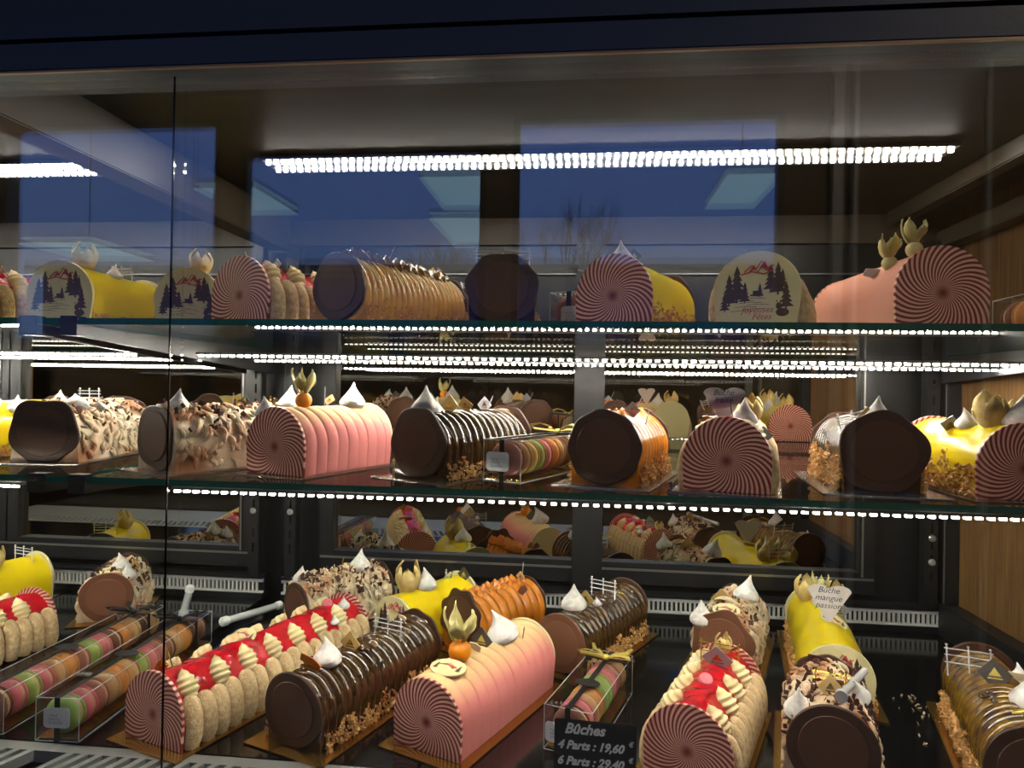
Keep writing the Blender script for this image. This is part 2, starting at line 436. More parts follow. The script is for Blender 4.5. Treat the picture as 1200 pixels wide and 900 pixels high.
def chip(p, x, y, z, m='caramel_chip', rx=.3, ry=.2, rz=0, w=.014, h=.007, name='caramel_shard'):
    o = MB().slab([(-w, -h * .7), (w * .8, -h), (w, h * .5), (.2 * w, h), (-w * .9, h * .6)], -.0007, .0007, .0002).build(name, m, p, smooth=False)
    place(o, T(x, y, z, rx, ry, rz)); return o
def leafstrip(p, x, y, z, rz=0, m='ribbon_gold', L=.05):
    v = []; f = []
    for i in range(9):
        t = i / 8; w = .004 * math.sin(PI * (t * .9 + .08)) + .0008
        for q in (-1, 1): v.append((L * t - L / 2, q * w, .006 * math.sin(t * 5)))
    for i in range(8): f.append((i * 2, i * 2 + 1, i * 2 + 3, i * 2 + 2))
    o = MB().add(v, f).build('gold_leaf_strip', m, p); o.modifiers.new('thickness', 'SOLIDIFY').thickness = .0006
    place(o, T(x, y, z, .5, 0, rz)); return o
def needle(p, x, y, z, x2, y2, z2, m='silver_plastic', r=.0008, name='pick_stem'):
    return MB().tube([(x, y, z), (x2, y2, z2)], r, 6).build(name, m, p)
def mini_macaron(p, x, y, z):
    o = MB().lathe([(.004, -.005), (.008, -.0035), (.009, -.001), (.0075, 0), (.009, .001), (.008, .0035), (.004, .005)], 16).build('tiny_macaron', 'mac_pink', p)
    place(o, T(x, y, z + .003, .5, .3)); return o

# crumbs and shavings: stuff parts
def flake(m, c, s, flat=.35):
    M = Matrix.Translation(c) @ Euler([random.uniform(0, 6) for _ in range(3)]).to_matrix().to_4x4()
    a, b, d = s * random.uniform(.6, 1.3), s * random.uniform(.4, .9), s * flat * random.uniform(.6, 1.2)
    v = [(-a, -b * .6, -d), (a * .8, -b, -d * .7), (a, b * .8, -d), (-a * .7, b, -d * .8), (-a * .8, -b * .5, d), (a * .7, -b * .8, d * .6), (a * .8, b * .6, d * .7), (-a * .6, b * .7, d)]
    m.add(v, [(0, 3, 2, 1), (4, 5, 6, 7), (0, 1, 5, 4), (1, 2, 6, 5), (2, 3, 7, 6), (3, 0, 4, 7)], M)
def crumb_band(p, L, w, hmax=.018, n=240, m='crumb', s=.003, sides=(-1, 1)):
    b = MB(); n = int(n * 1.5); s *= .82
    for sd in sides:
        for k in range(n):
            t = random.random(); h = random.random() ** 1.6 * hmax * (.6 + .6 * noise.noise((t * 9, sd * 5, 1)) + .3)
            flake(b, (sd * (w / 2 * .95 + random.uniform(0, .008) * (1 - h / hmax * .6)), .002 + t * (L - .004), .0015 + h), s * random.uniform(.6, 1.15), .3)
    o = b.build('almond_crumb_border', m, p, smooth=False); o['kind'] = 'stuff'; o['label'] = 'roasted almond crumbs along the foot of the cake'; return o
def shavings(p, L, w, h, n=200, m='shaving', lo=.25, hi=PI - .25, s=.0045, name='chocolate_shavings', lift=.003):
    b = MB()
    for k in range(n):
        a = random.uniform(lo, hi); x, z, nx, nz = surf(w, h, a); y = random.uniform(.004, L - .004)
        q = random.uniform(0, lift)
        flake(b, (x + nx * q, y, z + nz * q), s * random.uniform(.5, 1.2), .16)
    o = b.build(name, m, p, smooth=False); o['kind'] = 'stuff'; return o

# ------------------------------------------------------------------ cake kinds (local +Y runs from the front disc to the back one)
BOARDS = []
def board(loc, head, L, w, col, label):
    o = MB().box(-w / 2, w / 2, -.022, L + .015, -.0016, 0).build('cake_board', 'board_' + col, None, smooth=False, bevel=.0004)
    o.location = loc; o.rotation_euler = (0, 0, -math.radians(head))
    return tag(o, label, 'cake board')

def cake_root(label, x, y, z, head, name='yule_log'):
    return thing(name, label, 'log cake', (x, y, z), head)
def ribs(p_, amp, pw=.55):
    return lambda y, t, x, z: 1 + amp * (abs(math.sin(PI * y / p_)) ** pw) * min(1, 6 * math.sin(PI * min(max(t, .0), 1)) + .3) - amp
def pink_log(r, L, m='pink'):
    body(.104, .09, L, int(L / .001), ribs(.0215, .05, .5), n=28, sp=.97).build('cake_body', m, r)
def ribbed_glaze(r, L, m, p_=.0155, amp=.07, w=.092, h=.088, pw=.7):
    body(w, h, L, int(L / .001), ribs(p_, amp, pw), n=28, sp=.97).build('cake_body', m, r)
def smooth_log(r, L, m, w=.094, h=.086):
    body(w, h, L, 30, lambda y, t, x, z: 1 + .02 * noise.noise((x * 30, y * 30, z * 30)), n=28, sp=1.02).build('cake_body', m, r)
def charlotte(r, L, w=.084, h=.084):
    body(w, h * .97, L, int(L / .003), lambda y, t, x, z: 1 + .035 * noise.noise((x * 60, y * 60, z * 60)), n=28).build('jelly_centre', 'jelly', r)
    nf = max(3, round((L - .006) / .0215))
    base = None
    def fing(s):
        m = MB(); path = [(s * .049, 0, .001), (s * .0515, 0, .012), (s * .0515, 0, .028), (s * .049, 0, .041), (s * .0445, 0, .0505), (s * .041, 0, .0545)]
        N = len(path); v = []; f = []; K_ = 12; rings = []
        for i, pth in enumerate(path):
            t0 = Vector(path[max(i - 1, 0)]); t1 = Vector(path[min(i + 1, N - 1)]); t = (t1 - t0).normalized(); nrm = Vector((t.z * s, 0, -t.x * s))
            rings.append((Vector(pth), nrm, 1.0 if 0 < i < N - 1 else .86))
        last = rings[-1]; dirn = (Vector(path[-1]) - Vector(path[-2])).normalized()
        rings.append((last[0] + dirn * .004, last[1], .6)); rings.append((last[0] + dirn * .0058, last[1], .2))
        for c, nrm, q in rings:
            for k in range(K_):
                a = 2 * PI * k / K_
                v.append(c + Vector((0, 1, 0)) * math.cos(a) * .0118 * q + nrm * math.sin(a) * .0082 * q)
        for i in range(len(rings) - 1):
            for k in range(K_): f.append((i * K_ + k, i * K_ + (k + 1) % K_, (i + 1) * K_ + (k + 1) % K_, (i + 1) * K_ + k))
        f.append(tuple(range(K_))[::-1]); f.append(tuple((len(rings) - 1) * K_ + k for k in range(K_)))
        return m.add(v, f)
    for s in (-1, 1):
        o0 = None
        for k in range(nf):
            y = .012 + (L - .02) * k / (nf - 1)
            if o0 is None: o = o0 = fing(s).build('ladyfinger', 'finger', r)
            else: o = o0.copy(); C.objects.link(o); o.parent = r
            o.location = (0, y, 0); o.rotation_euler = (random.uniform(-.05, .05), 0, random.uniform(-.04, .04)); 
            o.scale = (1, 1, random.uniform(.96, 1.04))
def dollops(r, L, n, off=.037, z=.053, zig=True, ss=1.12):
    pr = []
    N = 26
    for i in range(N + 1):
        t = i / N; q = .0135 * (math.sin(PI * min(1, t * .93 + .1)) ** .75) * (1 + .11 * math.sin(t * 5 * 2 * PI)); pr.append((max(q * (1 - .35 * t), .0004), t * .036))
    o0 = None
    for k in range(n):
        for s in (-1, 1):
            y = .02 + (L - .045) * (k + (.5 if s < 0 and zig else 0)) / max(n - .5, 1)
            if y > L - .012: continue
            if o0 is None: o = o0 = MB().lathe(pr, 18).build('cream_rosette', 'cream', r)
            else: o = o0.copy(); C.objects.link(o); o.parent = r
            o.matrix_local = T(s * off, y, z, 0, -s * .5, random.uniform(-.2, .2), ss)
def cream_log(r, L, w=.092, h=.084):
    body(w, h, L, int(L / .0028), lambda y, t, x, z: 1 + .05 * noise.noise((x * 75, y * 55, z * 75)) + .03 * noise.noise((x * 160, y * 120, z * 160 + 5)), n=34, sp=1.05).build('cake_body', 'cream_toast', r)
    # short curled strokes of cream laid all over the back and sides
    b = MB()
    for k in range(int(L / .0007)):
        u = random.uniform(-.2, 1.2); y = random.uniform(.004, L - .004); dr = random.uniform(-1, 1) * .9; ln = random.uniform(.010, .022); cv = random.uniform(-1, 1) * .0045; R = random.uniform(.0024, .0042)
        pts = []; rr = []
        for i in range(6):
            t = i / 5 - .5; uu = u + t * ln * math.cos(dr) / (PI * w / 2); yy = min(max(y + t * ln * math.sin(dr) + cv * math.sin(PI * (t + .5)), .002), L - .002)
            a = PI * min(max(uu, 0), 1); x, z, nx, nz = surf(w, h, a)
            if uu < 0: z = max(h * .42 * (1 + uu * 4.2), .004)
            elif uu > 1: z = max(h * .42 * (1 - (uu - 1) * 4.2), .004)
            q = .0022 + .0026 * math.sin(PI * (t + .5)); pts.append((x + nx * q, yy, z + nz * q)); rr.append(R * (.25 + .75 * math.sin(PI * (t + .5)) ** .6))
        b.tube(pts, rr, 7)
    b.build('cream_waves', 'cream_toast', r)
def piped_ridge(r, L, m='glaze_caramel', z=.083, n=None, x0=0, s=1.0):
    b = MB(); n = n or int(L / .017)
    for k in range(n):
        for dx in (-.011, .011):
            y = .012 + (L - .026) * k / (n - 1)
            b.lathe([(.001, 0), (.0085, .001), (.0105, .005), (.0085, .010), (.0045, .0145), (.0006, .019)], 18,
                    T(x0 + dx + random.uniform(-.001, .001), y + random.uniform(-.002, .002), z - .003 - abs(dx) * .15, random.uniform(-.2, .2), random.uniform(-.2, .2), 0, s), mod=lambda a, t: 1 + .18 * math.sin(6 * a + 3 * t))
    b.build('piped_rosette_row', m, r)
def drizzle(r, L, w, h, m, p_):
    b = MB(); k = 0; y = p_ / 2
    while y < L - .004:
        pts = []
        for i in range(11):
            a = PI * (.12 + .76 * i / 10); x, z, nx, nz = surf(w, h, a); pts.append((x + nx * .0006, y + .003 * math.sin(i + k), z + nz * .0006))
        b.tube(pts, .0007, 5); y += p_; k += 1
    b.build('sugar_drizzle', m, r)

def mix_garnish(r, L, z0, spec):
    """spec: list of (kind, fraction along, x, extra)"""
    for g in spec:
        k, t, x = g[0], g[1], g[2]; e = g[3] if len(g) > 3 else {}
        y = t * L; z = z0 - .05 * (1 - math.sqrt(max(0, 1 - (min(abs(x), .046) / .047) ** 2)))
        if k == 'kiss': kiss(r, x, y, z, **e)
        elif k == 'phys': physalis(r, x, y, z, **e)
        elif k == 'fence': fence(r, x, y, z, **e)
        elif k == 'fig': figure_pick(r, x, y, z, **e)
        elif k == 'plq': plaque(r, x, y, z + .009, **e)
        elif k == 'med': medallion(r, x, y, z + .002, **e)
        elif k == 'bean': beans(r, [(x + random.uniform(-.012, .012), y + random.uniform(-.014, .014), z) for _ in range(e.get('n', 4))])
        elif k == 'chip': chip(r, x, y, z + .006, **e)
        elif k == 'strip': leafstrip(r, x, y, z + .006, **e)
        elif k == 'mac': mini_macaron(r, x, y, z)
        elif k == 'pick': needle(r, x, y, z - .004, x + e.get('dx', .006), y + e.get('dy', 0), z + e.get('h', .03), e.get('m', 'silver_plastic'))

ZU, ZM, ZB = 1.328, 1.1275, .80
def cake(kind, label, blabel, x, y, zs, head, L, front, back, g=(), bcol='gold', bw=.125, crumbs=None, extra=None, fr={}, bk={}):
    bt = .0017
    if blabel: board((x, y, zs + bt), head, L, bw, bcol, blabel)
    r = cake_root(label, x, y, zs + bt + .0002, head)
    zt = {'pink': .089, 'salmon': .089, 'dark': .086, 'gold': .086, 'caramel': .086, 'honey': .086, 'yellow': .085, 'charlotte': .081, 'cream': .086}[kind]
    if kind == 'pink': pink_log(r, L)
    elif kind == 'salmon': body(.1, .089, L, 20, lambda *a: 1, n=28).build('cake_body', 'salmon', r)
    elif kind == 'dark': ribbed_glaze(r, L, 'glaze_dark')
    elif kind == 'gold': ribbed_glaze(r, L, 'glaze_gold', p_=.0145, amp=.06)
    elif kind == 'honey': ribbed_glaze(r, L, 'glaze_honey', p_=.012, amp=.04)
    elif kind == 'caramel': ribbed_glaze(r, L, 'glaze_caramel', p_=.02, amp=.06)
    elif kind == 'yellow': smooth_log(r, L, 'glaze_yellow')
    elif kind == 'charlotte': charlotte(r, L)
    elif kind == 'cream': cream_log(r, L)
    w0 = {'dark': .092, 'gold': .092, 'caramel': .092, 'honey': .092, 'yellow': .096}.get(kind, .095)
    if crumbs is not False and kind in ('dark', 'gold', 'caramel', 'honey', 'yellow'):
        crumb_band(r, L, w0, **(crumbs or {}))
    for side, k_, kw in ((0, front, fr), (1, back, bk)):
        yy = L if side else 0
        if k_ == 'swirl': swirl_disc(r, yy, flip=bool(side), **kw)
        elif k_ == 'choc': choc_disc(r, yy, flip=bool(side), ph=random.random() * 6, **kw)
        elif k_ == 'winter' and not side: winter_disc(r, 0, **kw)
        elif k_ in ('ivory', 'winter'):
            o = MB().slab(arch(.1, .093, 36, .9, .45), 0, .005, .0012).build('ivory_end_disc', 'cream_disc', r); o.location.y = yy - (0 if side else .005)
    mix_garnish(r, L, zt, g)
    if extra: extra(r, L)
    return r

# ------------------------------------------------------------------ macarons and their boxes
_mac = {}
def macaron(label, colour, M, group=None):
    if colour not in _mac:
        pr = [(.0006, 0), (.013, .0003), (.0185, .0022), (.0212, .0052), (.0216, .0066), (.0203, .0072), (.0208, .0080), (.02, .0086), (.0006, .0086)]
        def mk(name, fl, prof, mt):
            b = MB().lathe([(r, fl * (z - .0112)) for r, z in prof], 26, Euler((PI / 2, 0, 0)).to_matrix().to_4x4(), mod=(lambda a, t: 1 + (.02 * math.sin(17 * a) if .6 < t < .95 else 0)))
            o = b.build(name, mt); me = o.data; D.objects.remove(o); return me
        fill = mk('filling', 1, [(.0006, .0084), (.0195, .0084), (.0203, .0112), (.0195, .014), (.0006, .014)], 'mac_fill')
        _mac[colour] = (mk('macaron_shell', 1, pr, 'mac_' + colour), mk('macaron_shell', -1, pr, 'mac_' + colour), fill)
    r = D.objects.new('macaron', None); C.objects.link(r); r.matrix_world = M; r.empty_display_size = .01
    tag(r, label, 'macaron', group)
    for nm, me in zip(('macaron_shell', 'macaron_shell', 'filling'), _mac[colour]):
        o = D.objects.new(nm, me); C.objects.link(o); o.parent = r
    return r
ORD = ['first', 'second', 'third', 'fourth', 'fifth', 'sixth', 'seventh', 'eighth', 'ninth', 'tenth', 'eleventh', 'twelfth', 'thirteenth', 'fourteenth', 'fifteenth', 'sixteenth']
def macaron_box(label, place_, x, y, z, head, L, cols, ribbon='ribbon_black', bow_t=.82, w=.056, h=.054, sticker=None, oval=.42, bowcol=None):
    r = thing('macaron_box', label, 'macaron box', (x, y, z), head)
    R0 = Matrix.Translation((x, y, z)) @ Matrix.Rotation(-math.radians(head), 4, 'Z')
    c = MB().box(-w / 2, w / 2, 0, L, .0003, h).build('clear_case', 'pet', r, smooth=False)
    e = MB()
    for sx in (-w / 2, w / 2):
        for zz in (.0006, h): e.tube([(sx, 0, zz), (sx, L, zz)], .00055, 6)
        for yy in (0, L): e.tube([(sx, yy, .0006), (sx, yy, h)], .00055, 6)
    for yy in (0, L):
        for zz in (.0006, h): e.tube([(-w / 2, yy, zz), (w / 2, yy, zz)], .00055, 6)
    e.build('folded_edge', 'pet_edge', r)
    tr = MB().box(-w / 2 + .003, w / 2 - .003, .003, L - .003, .001, .004).build('card_base', 'board_gold', r, smooth=False)
    q = .0035
    rb = MB(); rb.box(-q, q, -.0009, -.0002, 0, h + .0008); rb.box(-q, q, -.0009, L + .0009, h + .0002, h + .0009); rb.box(-q, q, L + .0002, L + .0009, 0, h + .0008)
    yb = L * bow_t
    rb.box(-w / 2 - .0009, -w / 2 - .0002, yb - q, yb + q, 0, h + .0009); rb.box(w / 2 + .0002, w / 2 + .0009, yb - q, yb + q, 0, h + .0009); rb.box(-w / 2 - .0009, w / 2 + .0009, yb - q, yb + q, h + .0009, h + .0015)
    rb.build('ribbon', ribbon, r, smooth=False)
    # bow: two loops and two tails
    v = MB()
    def band(pts, w0=.0042):
        vv = []; ff = []
        for i, p in enumerate(pts):
            p = Vector(p); t = (Vector(pts[min(i + 1, len(pts) - 1)]) - Vector(pts[max(i - 1, 0)])); t.z *= .2
            n_ = Vector((-t.y, t.x, .25 * t.length)).normalized(); ww = w0 * (1 if 0 < i < len(pts) - 1 else .6)
            vv += [p - n_ * ww, p + n_ * ww]
        for i in range(len(pts) - 1): ff.append((2 * i, 2 * i + 1, 2 * i + 3, 2 * i + 2))
        v.add(vv, ff)
    for s in (-1, 1):
        band([(0, yb, h + .003), (s * .012, yb - .006, h + .012), (s * .026, yb - .012, h + .016), (s * .038, yb - .012, h + .013), (s * .04, yb - .006, h + .008), (s * .028, yb - .001, h + .006), (s * .012, yb, h + .005), (0, yb, h + .003)])
        band([(0, yb, h + .003), (s * .012, yb + .01, h + .007), (s * .024, yb + .022, h + .006), (s * .03, yb + .034, h + .009)], .0036)
    v.lathe([(.0005, 0), (.0045, .001), (.005, .004), (.003, .0065), (.0005, .007)], 12, T(0, yb, h + .001))
    bo = v.build('bow', bowcol or ribbon, r); bo.modifiers.new('thickness', 'SOLIDIFY').thickness = .0004
    if sticker:
        rr = .005; sw, sh = .017, .0125; sx0, sz = sticker; out = []
        for cx, cz, a0 in ((sw - rr, sh - rr, 0), (-sw + rr, sh - rr, 1), (-sw + rr, -sh + rr, 2), (sw - rr, -sh + rr, 3)):
            for k in range(5): a = (a0 + k / 4) * PI / 2; out.append((cx + rr * math.cos(a), cz + rr * math.sin(a)))
        st = MB().slab([(sx0 + a, sz + b) for a, b in out], -.0016, -.001, .0002).build('price_sticker', 'label_white', r, smooth=False)
        for i in range(3):
            pts = [(sx0 - .01 + .0018 * k, -.0018, sz + .003 - i * .0045 + .002 * math.sin(k * 2.3 + i)) for k in range(7 + i * 2)]
            MB().tube(pts, .0003, 4).build('handwriting', 'ink', st)
    if oval:
        yo = L * oval
        ov = MB().slab([(.017 * math.cos(t * PI / 16), .0115 * math.sin(t * PI / 16)) for t in range(32)], -.0003, .0003, .0001).build('oval_label', 'label_black', r, smooth=False)
        ov.matrix_local = T(0, yo, h + .0014, -PI / 2, 0, 0)
        for i, (ww) in enumerate((.009, .0125, .0135, .0125, .009)):
            ln = MB()
            k = -ww
            while k < ww: ln.box(k, k + .0016, -.0005, -.00028, .0065 - i * .0034, .0078 - i * .0034); k += .0024
            ln = ln.build('label_print', 'label_white', ov, smooth=False)
            ln.matrix_local = Matrix.Rotation(PI, 4, 'Z') @ Matrix.Rotation(PI, 4, 'X') if False else Matrix.Rotation(PI, 4, 'X')
            ln.location.y = 0
    n = len(cols); step = (L - .008) / n
    for i, cname in enumerate(cols):
        sc_ = min(step / .0232, 1.0); ms = h / .054 * 1.08
        M = R0 @ T(random.uniform(-.001, .001), .004 + step * (i + .5), .0045 + .0222 * ms, random.uniform(-.06, .06), 0, random.uniform(-.04, .04)) @ Matrix.Diagonal((ms, sc_ * 1.0, ms, 1))
        macaron(f"{cname} macaron on edge, {ORD[i]} from the front in {place_}", cname, M)
    return r

def cone_card(label, x, y, z, head, s, lines, tilt=0):
    r = thing('paper_card', label, 'handwritten card', (x, y, z), head)
    out = [(0, 0)]
    out += [(.5, .82)]
    for i in range(9): a = PI * i / 8; out.append((.25 + .25 * math.cos(a), .82 + .14 * math.sin(a)))
    for i in range(1, 9): a = PI * i / 8; out.append((-.25 + .25 * math.cos(a), .82 + .14 * math.sin(a)))
    o = MB().slab([(a * s, b * s) for a, b in out], -.0004, .0004, .0001).build('card', 'paper', r, smooth=False)
    for i, t in enumerate(lines):
        txt(t, s * .2, 'ink', o, T(-.02 * s, -.0006, s * (.83 - .19 * i), PI / 2, tilt), shear=.3)
    st = MB().tube([(0, .0012, -.012), (0, .0012, s * .4)], .0008, 6).build('stick', 'label_white', r)
    r.rotation_euler = (0, 0, -math.radians(head)); return r

# ------------------------------------------------------------------ the display case
JX = -.64
def case(label, X0, X1, right):
    r = thing('refrigerated_display_case', label, 'display case', ((X0 + X1) / 2, .55, 0))
    Mi = Matrix.Translation((-(X0 + X1) / 2, -.55, 0))
    def P(name, m, boxes, bevel=.0, smooth=False, parent=None):
        b = MB()
        for q in boxes: b.box(*q)
        b.v = [tuple(Mi @ Vector(p)) for p in b.v] if parent is None else b.v
        return b.build(name, m, parent or r, smooth=smooth, bevel=bevel)
    P('plinth', 'navy', [(X0, X1, .50, 1.46, .0, .76)])
    # trays
    n = 3; w = (X1 - X0 - .04) / n
    for k in range(n):
        P('tray', 'black_tray', [(X0 + .02 + k * w + .001, X0 + .02 + (k + 1) * w - .001, .787, 1.365, .785, .7995)], bevel=.0015)
    # front air grille: plate with slanted open slots
    b = MB(); b.box(X0, X1, .768, .7855, .785, .7995); b.box(X0, X1, .53, .705, .785, .7995)
    x = X0 + .004
    while x < X1 - .03:
        v = [(x, .705, .787), (x + .0085, .705, .787), (x + .0085 + .022, .768, .787), (x + .022, .768, .787)]
        v += [(a, c, .7995) for a, c, _ in v]
        b.add(v, [(0, 3, 2, 1), (4, 5, 6, 7), (0, 1, 5, 4), (1, 2, 6, 5), (2, 3, 7, 6), (3, 0, 4, 7)]); x += .0185
    b.v = [tuple(Mi @ Vector(p)) for p in b.v]; b.build('air_grille', 'grey_metal', r, smooth=False)
    P('grille_duct', 'black_metal', [(X0, X1, .53, .785, .762, .77)])
    for sx in (-.728, -.3, .3):
        if X0 < sx < X1:
            o = MB().lathe([(.0004, 0), (.0055, 0), (.0055, .001), (.004, .0022), (.0004, .0024)], 16).build('screw', 'black_metal', r); o.location = (sx - (X0 + X1) / 2, .775 - .55, .7995)
    # rear vent
    b = MB(); b.box(X0 + .02, X1 - .02, 1.366, 1.372, .835, .842); b.box(X0 + .02, X1 - .02, 1.366, 1.372, .812, .816)
    x = X0 + .025
    while x < X1 - .03: b.box(x, x + .0036, 1.3662, 1.3712, .815, .836); x += .0088
    b.v = [tuple(Mi @ Vector(p)) for p in b.v]; b.build('rear_vent', 'pale_steel', r, smooth=False)
    P('vent_ledge', 'black_metal', [(X0 + .02, X1 - .02, 1.364, 1.395, .80, .8115), (X0 + .02, X1 - .02, 1.374, 1.395, .8115, .842), (X0 + .02, X1 - .02, 1.362, 1.395, .8425, .848)])
    P('back_panel', 'black_metal', [(X0, X1, 1.412, 1.45, .76, 1.545)])
    P('upper_back_panel', 'back_metal', [(X0, X1, 1.40, 1.45, 1.545, 1.60)])
    P('horizontal_trim', 'alu', [(X0 + .02, X1 - .02, 1.404, 1.411, 1.484, 1.4865)])
    # mirror doors
    doors = [(-.517, -.019), (.042, .535)] if right else [(-1.235, -.725), (-1.80, -1.29)]
    for a, c in doors:
        f = 0.03
        d = P('mirror_door', 'black_metal', [(a - f, a, 1.385, 1.411, .86, 1.40), (c, c + f, 1.385, 1.411, .86, 1.40), (a, c, 1.385, 1.411, .86, .9035), (a, c, 1.385, 1.411, 1.37, 1.40)], bevel=.001)
        o = MB().box(a, c, 1.3995, 1.404, .9035, 1.37); o.v = [tuple(Mi @ Vector(p)) for p in o.v]; o.build('mirror_pane', 'mirror', d, smooth=False)
        o = MB().box(a - f * .9, c + f * .9, 1.3825, 1.3848, .888, .892); o.box(c + .004, c + .007, 1.3825, 1.3848, .895, 1.40); o.v = [tuple(Mi @ Vector(p)) for p in o.v]; o.build('door_edge', 'alu', d, smooth=False)
    if right:
        P('centre_post', 'black_metal', [(-.0185, .0415, 1.372, 1.384, .846, 1.54)], bevel=.002)
    # shelf uprights with slots and round screws
    for xc in ((-.6, .655) if right else (-.68,)):
        up = P('shelf_upright', 'black_metal', [(xc - .012, xc + .012, 1.36, 1.384, .845, 1.54)], bevel=.0015)
        sl = MB()
        z = .90
        while z < 1.5: sl.box(xc - .002, xc + .002, 1.3592, 1.3601, z, z + .018); z += .03
        sl.v = [tuple(Mi @ Vector(p)) for p in sl.v]; sl.build('upright_slot', 'black_tray', up, smooth=False)
        for zz in (.985,) if right is False or xc < 0 else (.98, .935):
            o = MB().lathe([(.0003, 0), (.0065, 0), (.0065, .002), (.005, .0035), (.0003, .0038)], 18, Euler((PI / 2, 0, 0)).to_matrix().to_4x4()).build('screw', 'grey_metal', up)
            o.location = (xc - (X0 + X1) / 2, 1.359 - .55, zz)
    # ceiling, beams, light trough
    P('case_ceiling', 'ceil_metal', [(X0, X1, .535, 1.45, 1.60, 1.62)])
    if right:
        P('side_beam', 'back_metal', [(.575, .60, .56, 1.38, 1.572, 1.5995)], bevel=.002)
        P('side_beam', 'back_metal', [(.665, .70, .56, 1.38, 1.53, 1.56)], bevel=.002)
        P('divider_beam', 'back_metal', [(-.662, -.618, .56, 1.38, 1.53, 1.5995)], bevel=.002)
    # header
    P('header_panel', 'navy', [(X0, X1, .486, .535, 1.5145, 2.0)], bevel=.0)
    P('header_frame', 'navy', [(X0, X1, .488, .533, 1.4905, 1.5125)], bevel=.001)
    P('glass_gasket', 'gasket', [(X0, X1, .4875, .4905, 1.4888, 1.4903)])
    # front glass (two panes) with its joint
    gx = [(-.3215, X1 + .05)] if right else [(X0, -.3225)]
    for a, c in gx:
        for yy, tl in ((.503, .0), (.519, .005)):
            g = MB().box(a, c, -.0015, .0015, 0, .689).build('front_glass_pane', 'glass_front', r, smooth=False)
            g.location = (-(X0 + X1) / 2, yy - .55 + tl * .35, .80); g.rotation_euler = (tl, 0, 0)
    if right:
        P('glass_joint', 'black_tray', [(-.3226, -.3214, .5015, .5025, .80, 1.489)])
        # lights in the case ceiling
    lx = (-.5, .512) if right else (-1.77, -.735)
    tr = P('ceiling_light', 'alu', [(lx[0], lx[1], 1.0, 1.07, 1.594, 1.5995)])
    for yy in (1.012, 1.047):  # second row added in place of the strip's ghost in the front pane
        b = MB(); x = lx[0] + .004
        while x < lx[1] - .004: b.box(x, x + .0052, yy, yy + .005, 1.5905, 1.5939); x += .0122
        b.v = [tuple(Mi @ Vector(p)) for p in b.v]; b.build('diode_row', 'led_c', tr, smooth=False)
    # lamp tucked behind the header, lighting the fronts of the cakes
    tr = P('header_light', 'alu', [(X0 + .03, X1 - .03, .54, .556, 1.590, 1.5995), (X0 + .03, X1 - .03, .553, .556, 1.5852, 1.590)])  # rear lip added to keep this lamp's light off the ceiling
    b = MB(); x = X0 + .04
    while x < X1 - .04: b.box(x, x + .0052, .545, .55, 1.5865, 1.5899); x += .0125
    b.v = [tuple(Mi @ Vector(p)) for p in b.v]; b.build('diode_row', 'led_h', tr, smooth=False)
    # right-hand wall
    if right:
        P('side_panel', 'wood', [(.70, .715, .56, 1.41, .858, 1.60)])
        P('side_rim', 'black_metal', [(.668, .7, .56, 1.362, .80, .858), (.675, .7, 1.35, 1.41, .858, 1.55), (.675, .7, .56, .6, .858, 1.55)], bevel=.002)
        P('side_strip', 'alu', [(.6735, .6748, 1.352, 1.356, .86, 1.53)])
    else:
        P('side_panel', 'wood', [(X0 - .015, X0, .56, 1.41, .858, 1.60)])
    return r
case('wide navy headed refrigerated cake case with mirror back and oak side panel', JX, .70, True)
case('neighbouring refrigerated cake case running out of the picture beside the steel shelf brackets', -1.95, JX - .0005, False)

def shelf(label, X0, X1, y0, z, strips, arms, dy=0):
    """glass shelf, z = top face"""
    r = thing('glass_shelf', label, 'shelf', ((X0 + X1) / 2, y0, z - .008)); cx = (X0 + X1) / 2
    L = X1 - X0
    MB().box(-L / 2, L / 2, .0012, .545, 0, .008).build('glass_sheet', 'glass_shelf', r, smooth=False)
    e = MB(); e.box(-L / 2, L / 2, 0, .0011, 0, .008); e.box(-L / 2 - .001, -L / 2, .001, .545, 0, .008); e.box(L / 2, L / 2 + .001, .001, .545, 0, .008)
    e.build('glass_rim', 'glass_edge', r, smooth=False)
    for (a, c, y, zz, ch) in strips:
        p = MB().box(a - cx, c - cx, y - y0 - .004, y - y0 + .006, zz - z + .008 + .0006, zz - z + .008 + .0042).build('led_channel', 'alu', r, smooth=False)
        b = MB(); x = a + .004
        while x < c - .004: b.box(x - cx, x - cx + .0056, y - y0 - .003, y - y0 + .002, zz - z + .008 - .0022, zz - z + .008 + .0004); x += .0125
        b.build('diode_row', 'led', p, smooth=False)
    for ax in arms:
        b = MB(); v = []
        for sx in (-.0035, .0035): v += [(ax - cx + sx, .02, -.0005), (ax - cx + sx, .552, -.0005), (ax - cx + sx, .552, -.05), (ax - cx + sx, .02, -.014)]
        b.add(v, [(0, 1, 2, 3), (4, 7, 6, 5), (0, 4, 5, 1), (1, 5, 6, 2), (2, 6, 7, 3), (3, 7, 4, 0)])
        b.build('bracket_arm', 'black_metal', r, smooth=False)
        q = -.0105 if ax > cx else .0105
        MB().box(ax - cx - .0115, ax - cx + .0115, -.003, .03, -.014, -.0004).box(ax - cx - .0115, ax - cx + .0115, -.003, -.0003, -.0004, .010).box(ax - cx - .0115, ax - cx + .0115, -.003, .014, .0082, .0105).build('shelf_clamp', 'black_metal', r, smooth=False, bevel=.0006)
    return r
UL = [(-.59, .665, .99, 1.292, 0), (-.59, .665, 1.17, 1.291, 0)]
shelf('upper glass shelf of the wide case, seen edge-on at eye height', -.628, .672, .79, 1.328, UL, (-.6395, .664))
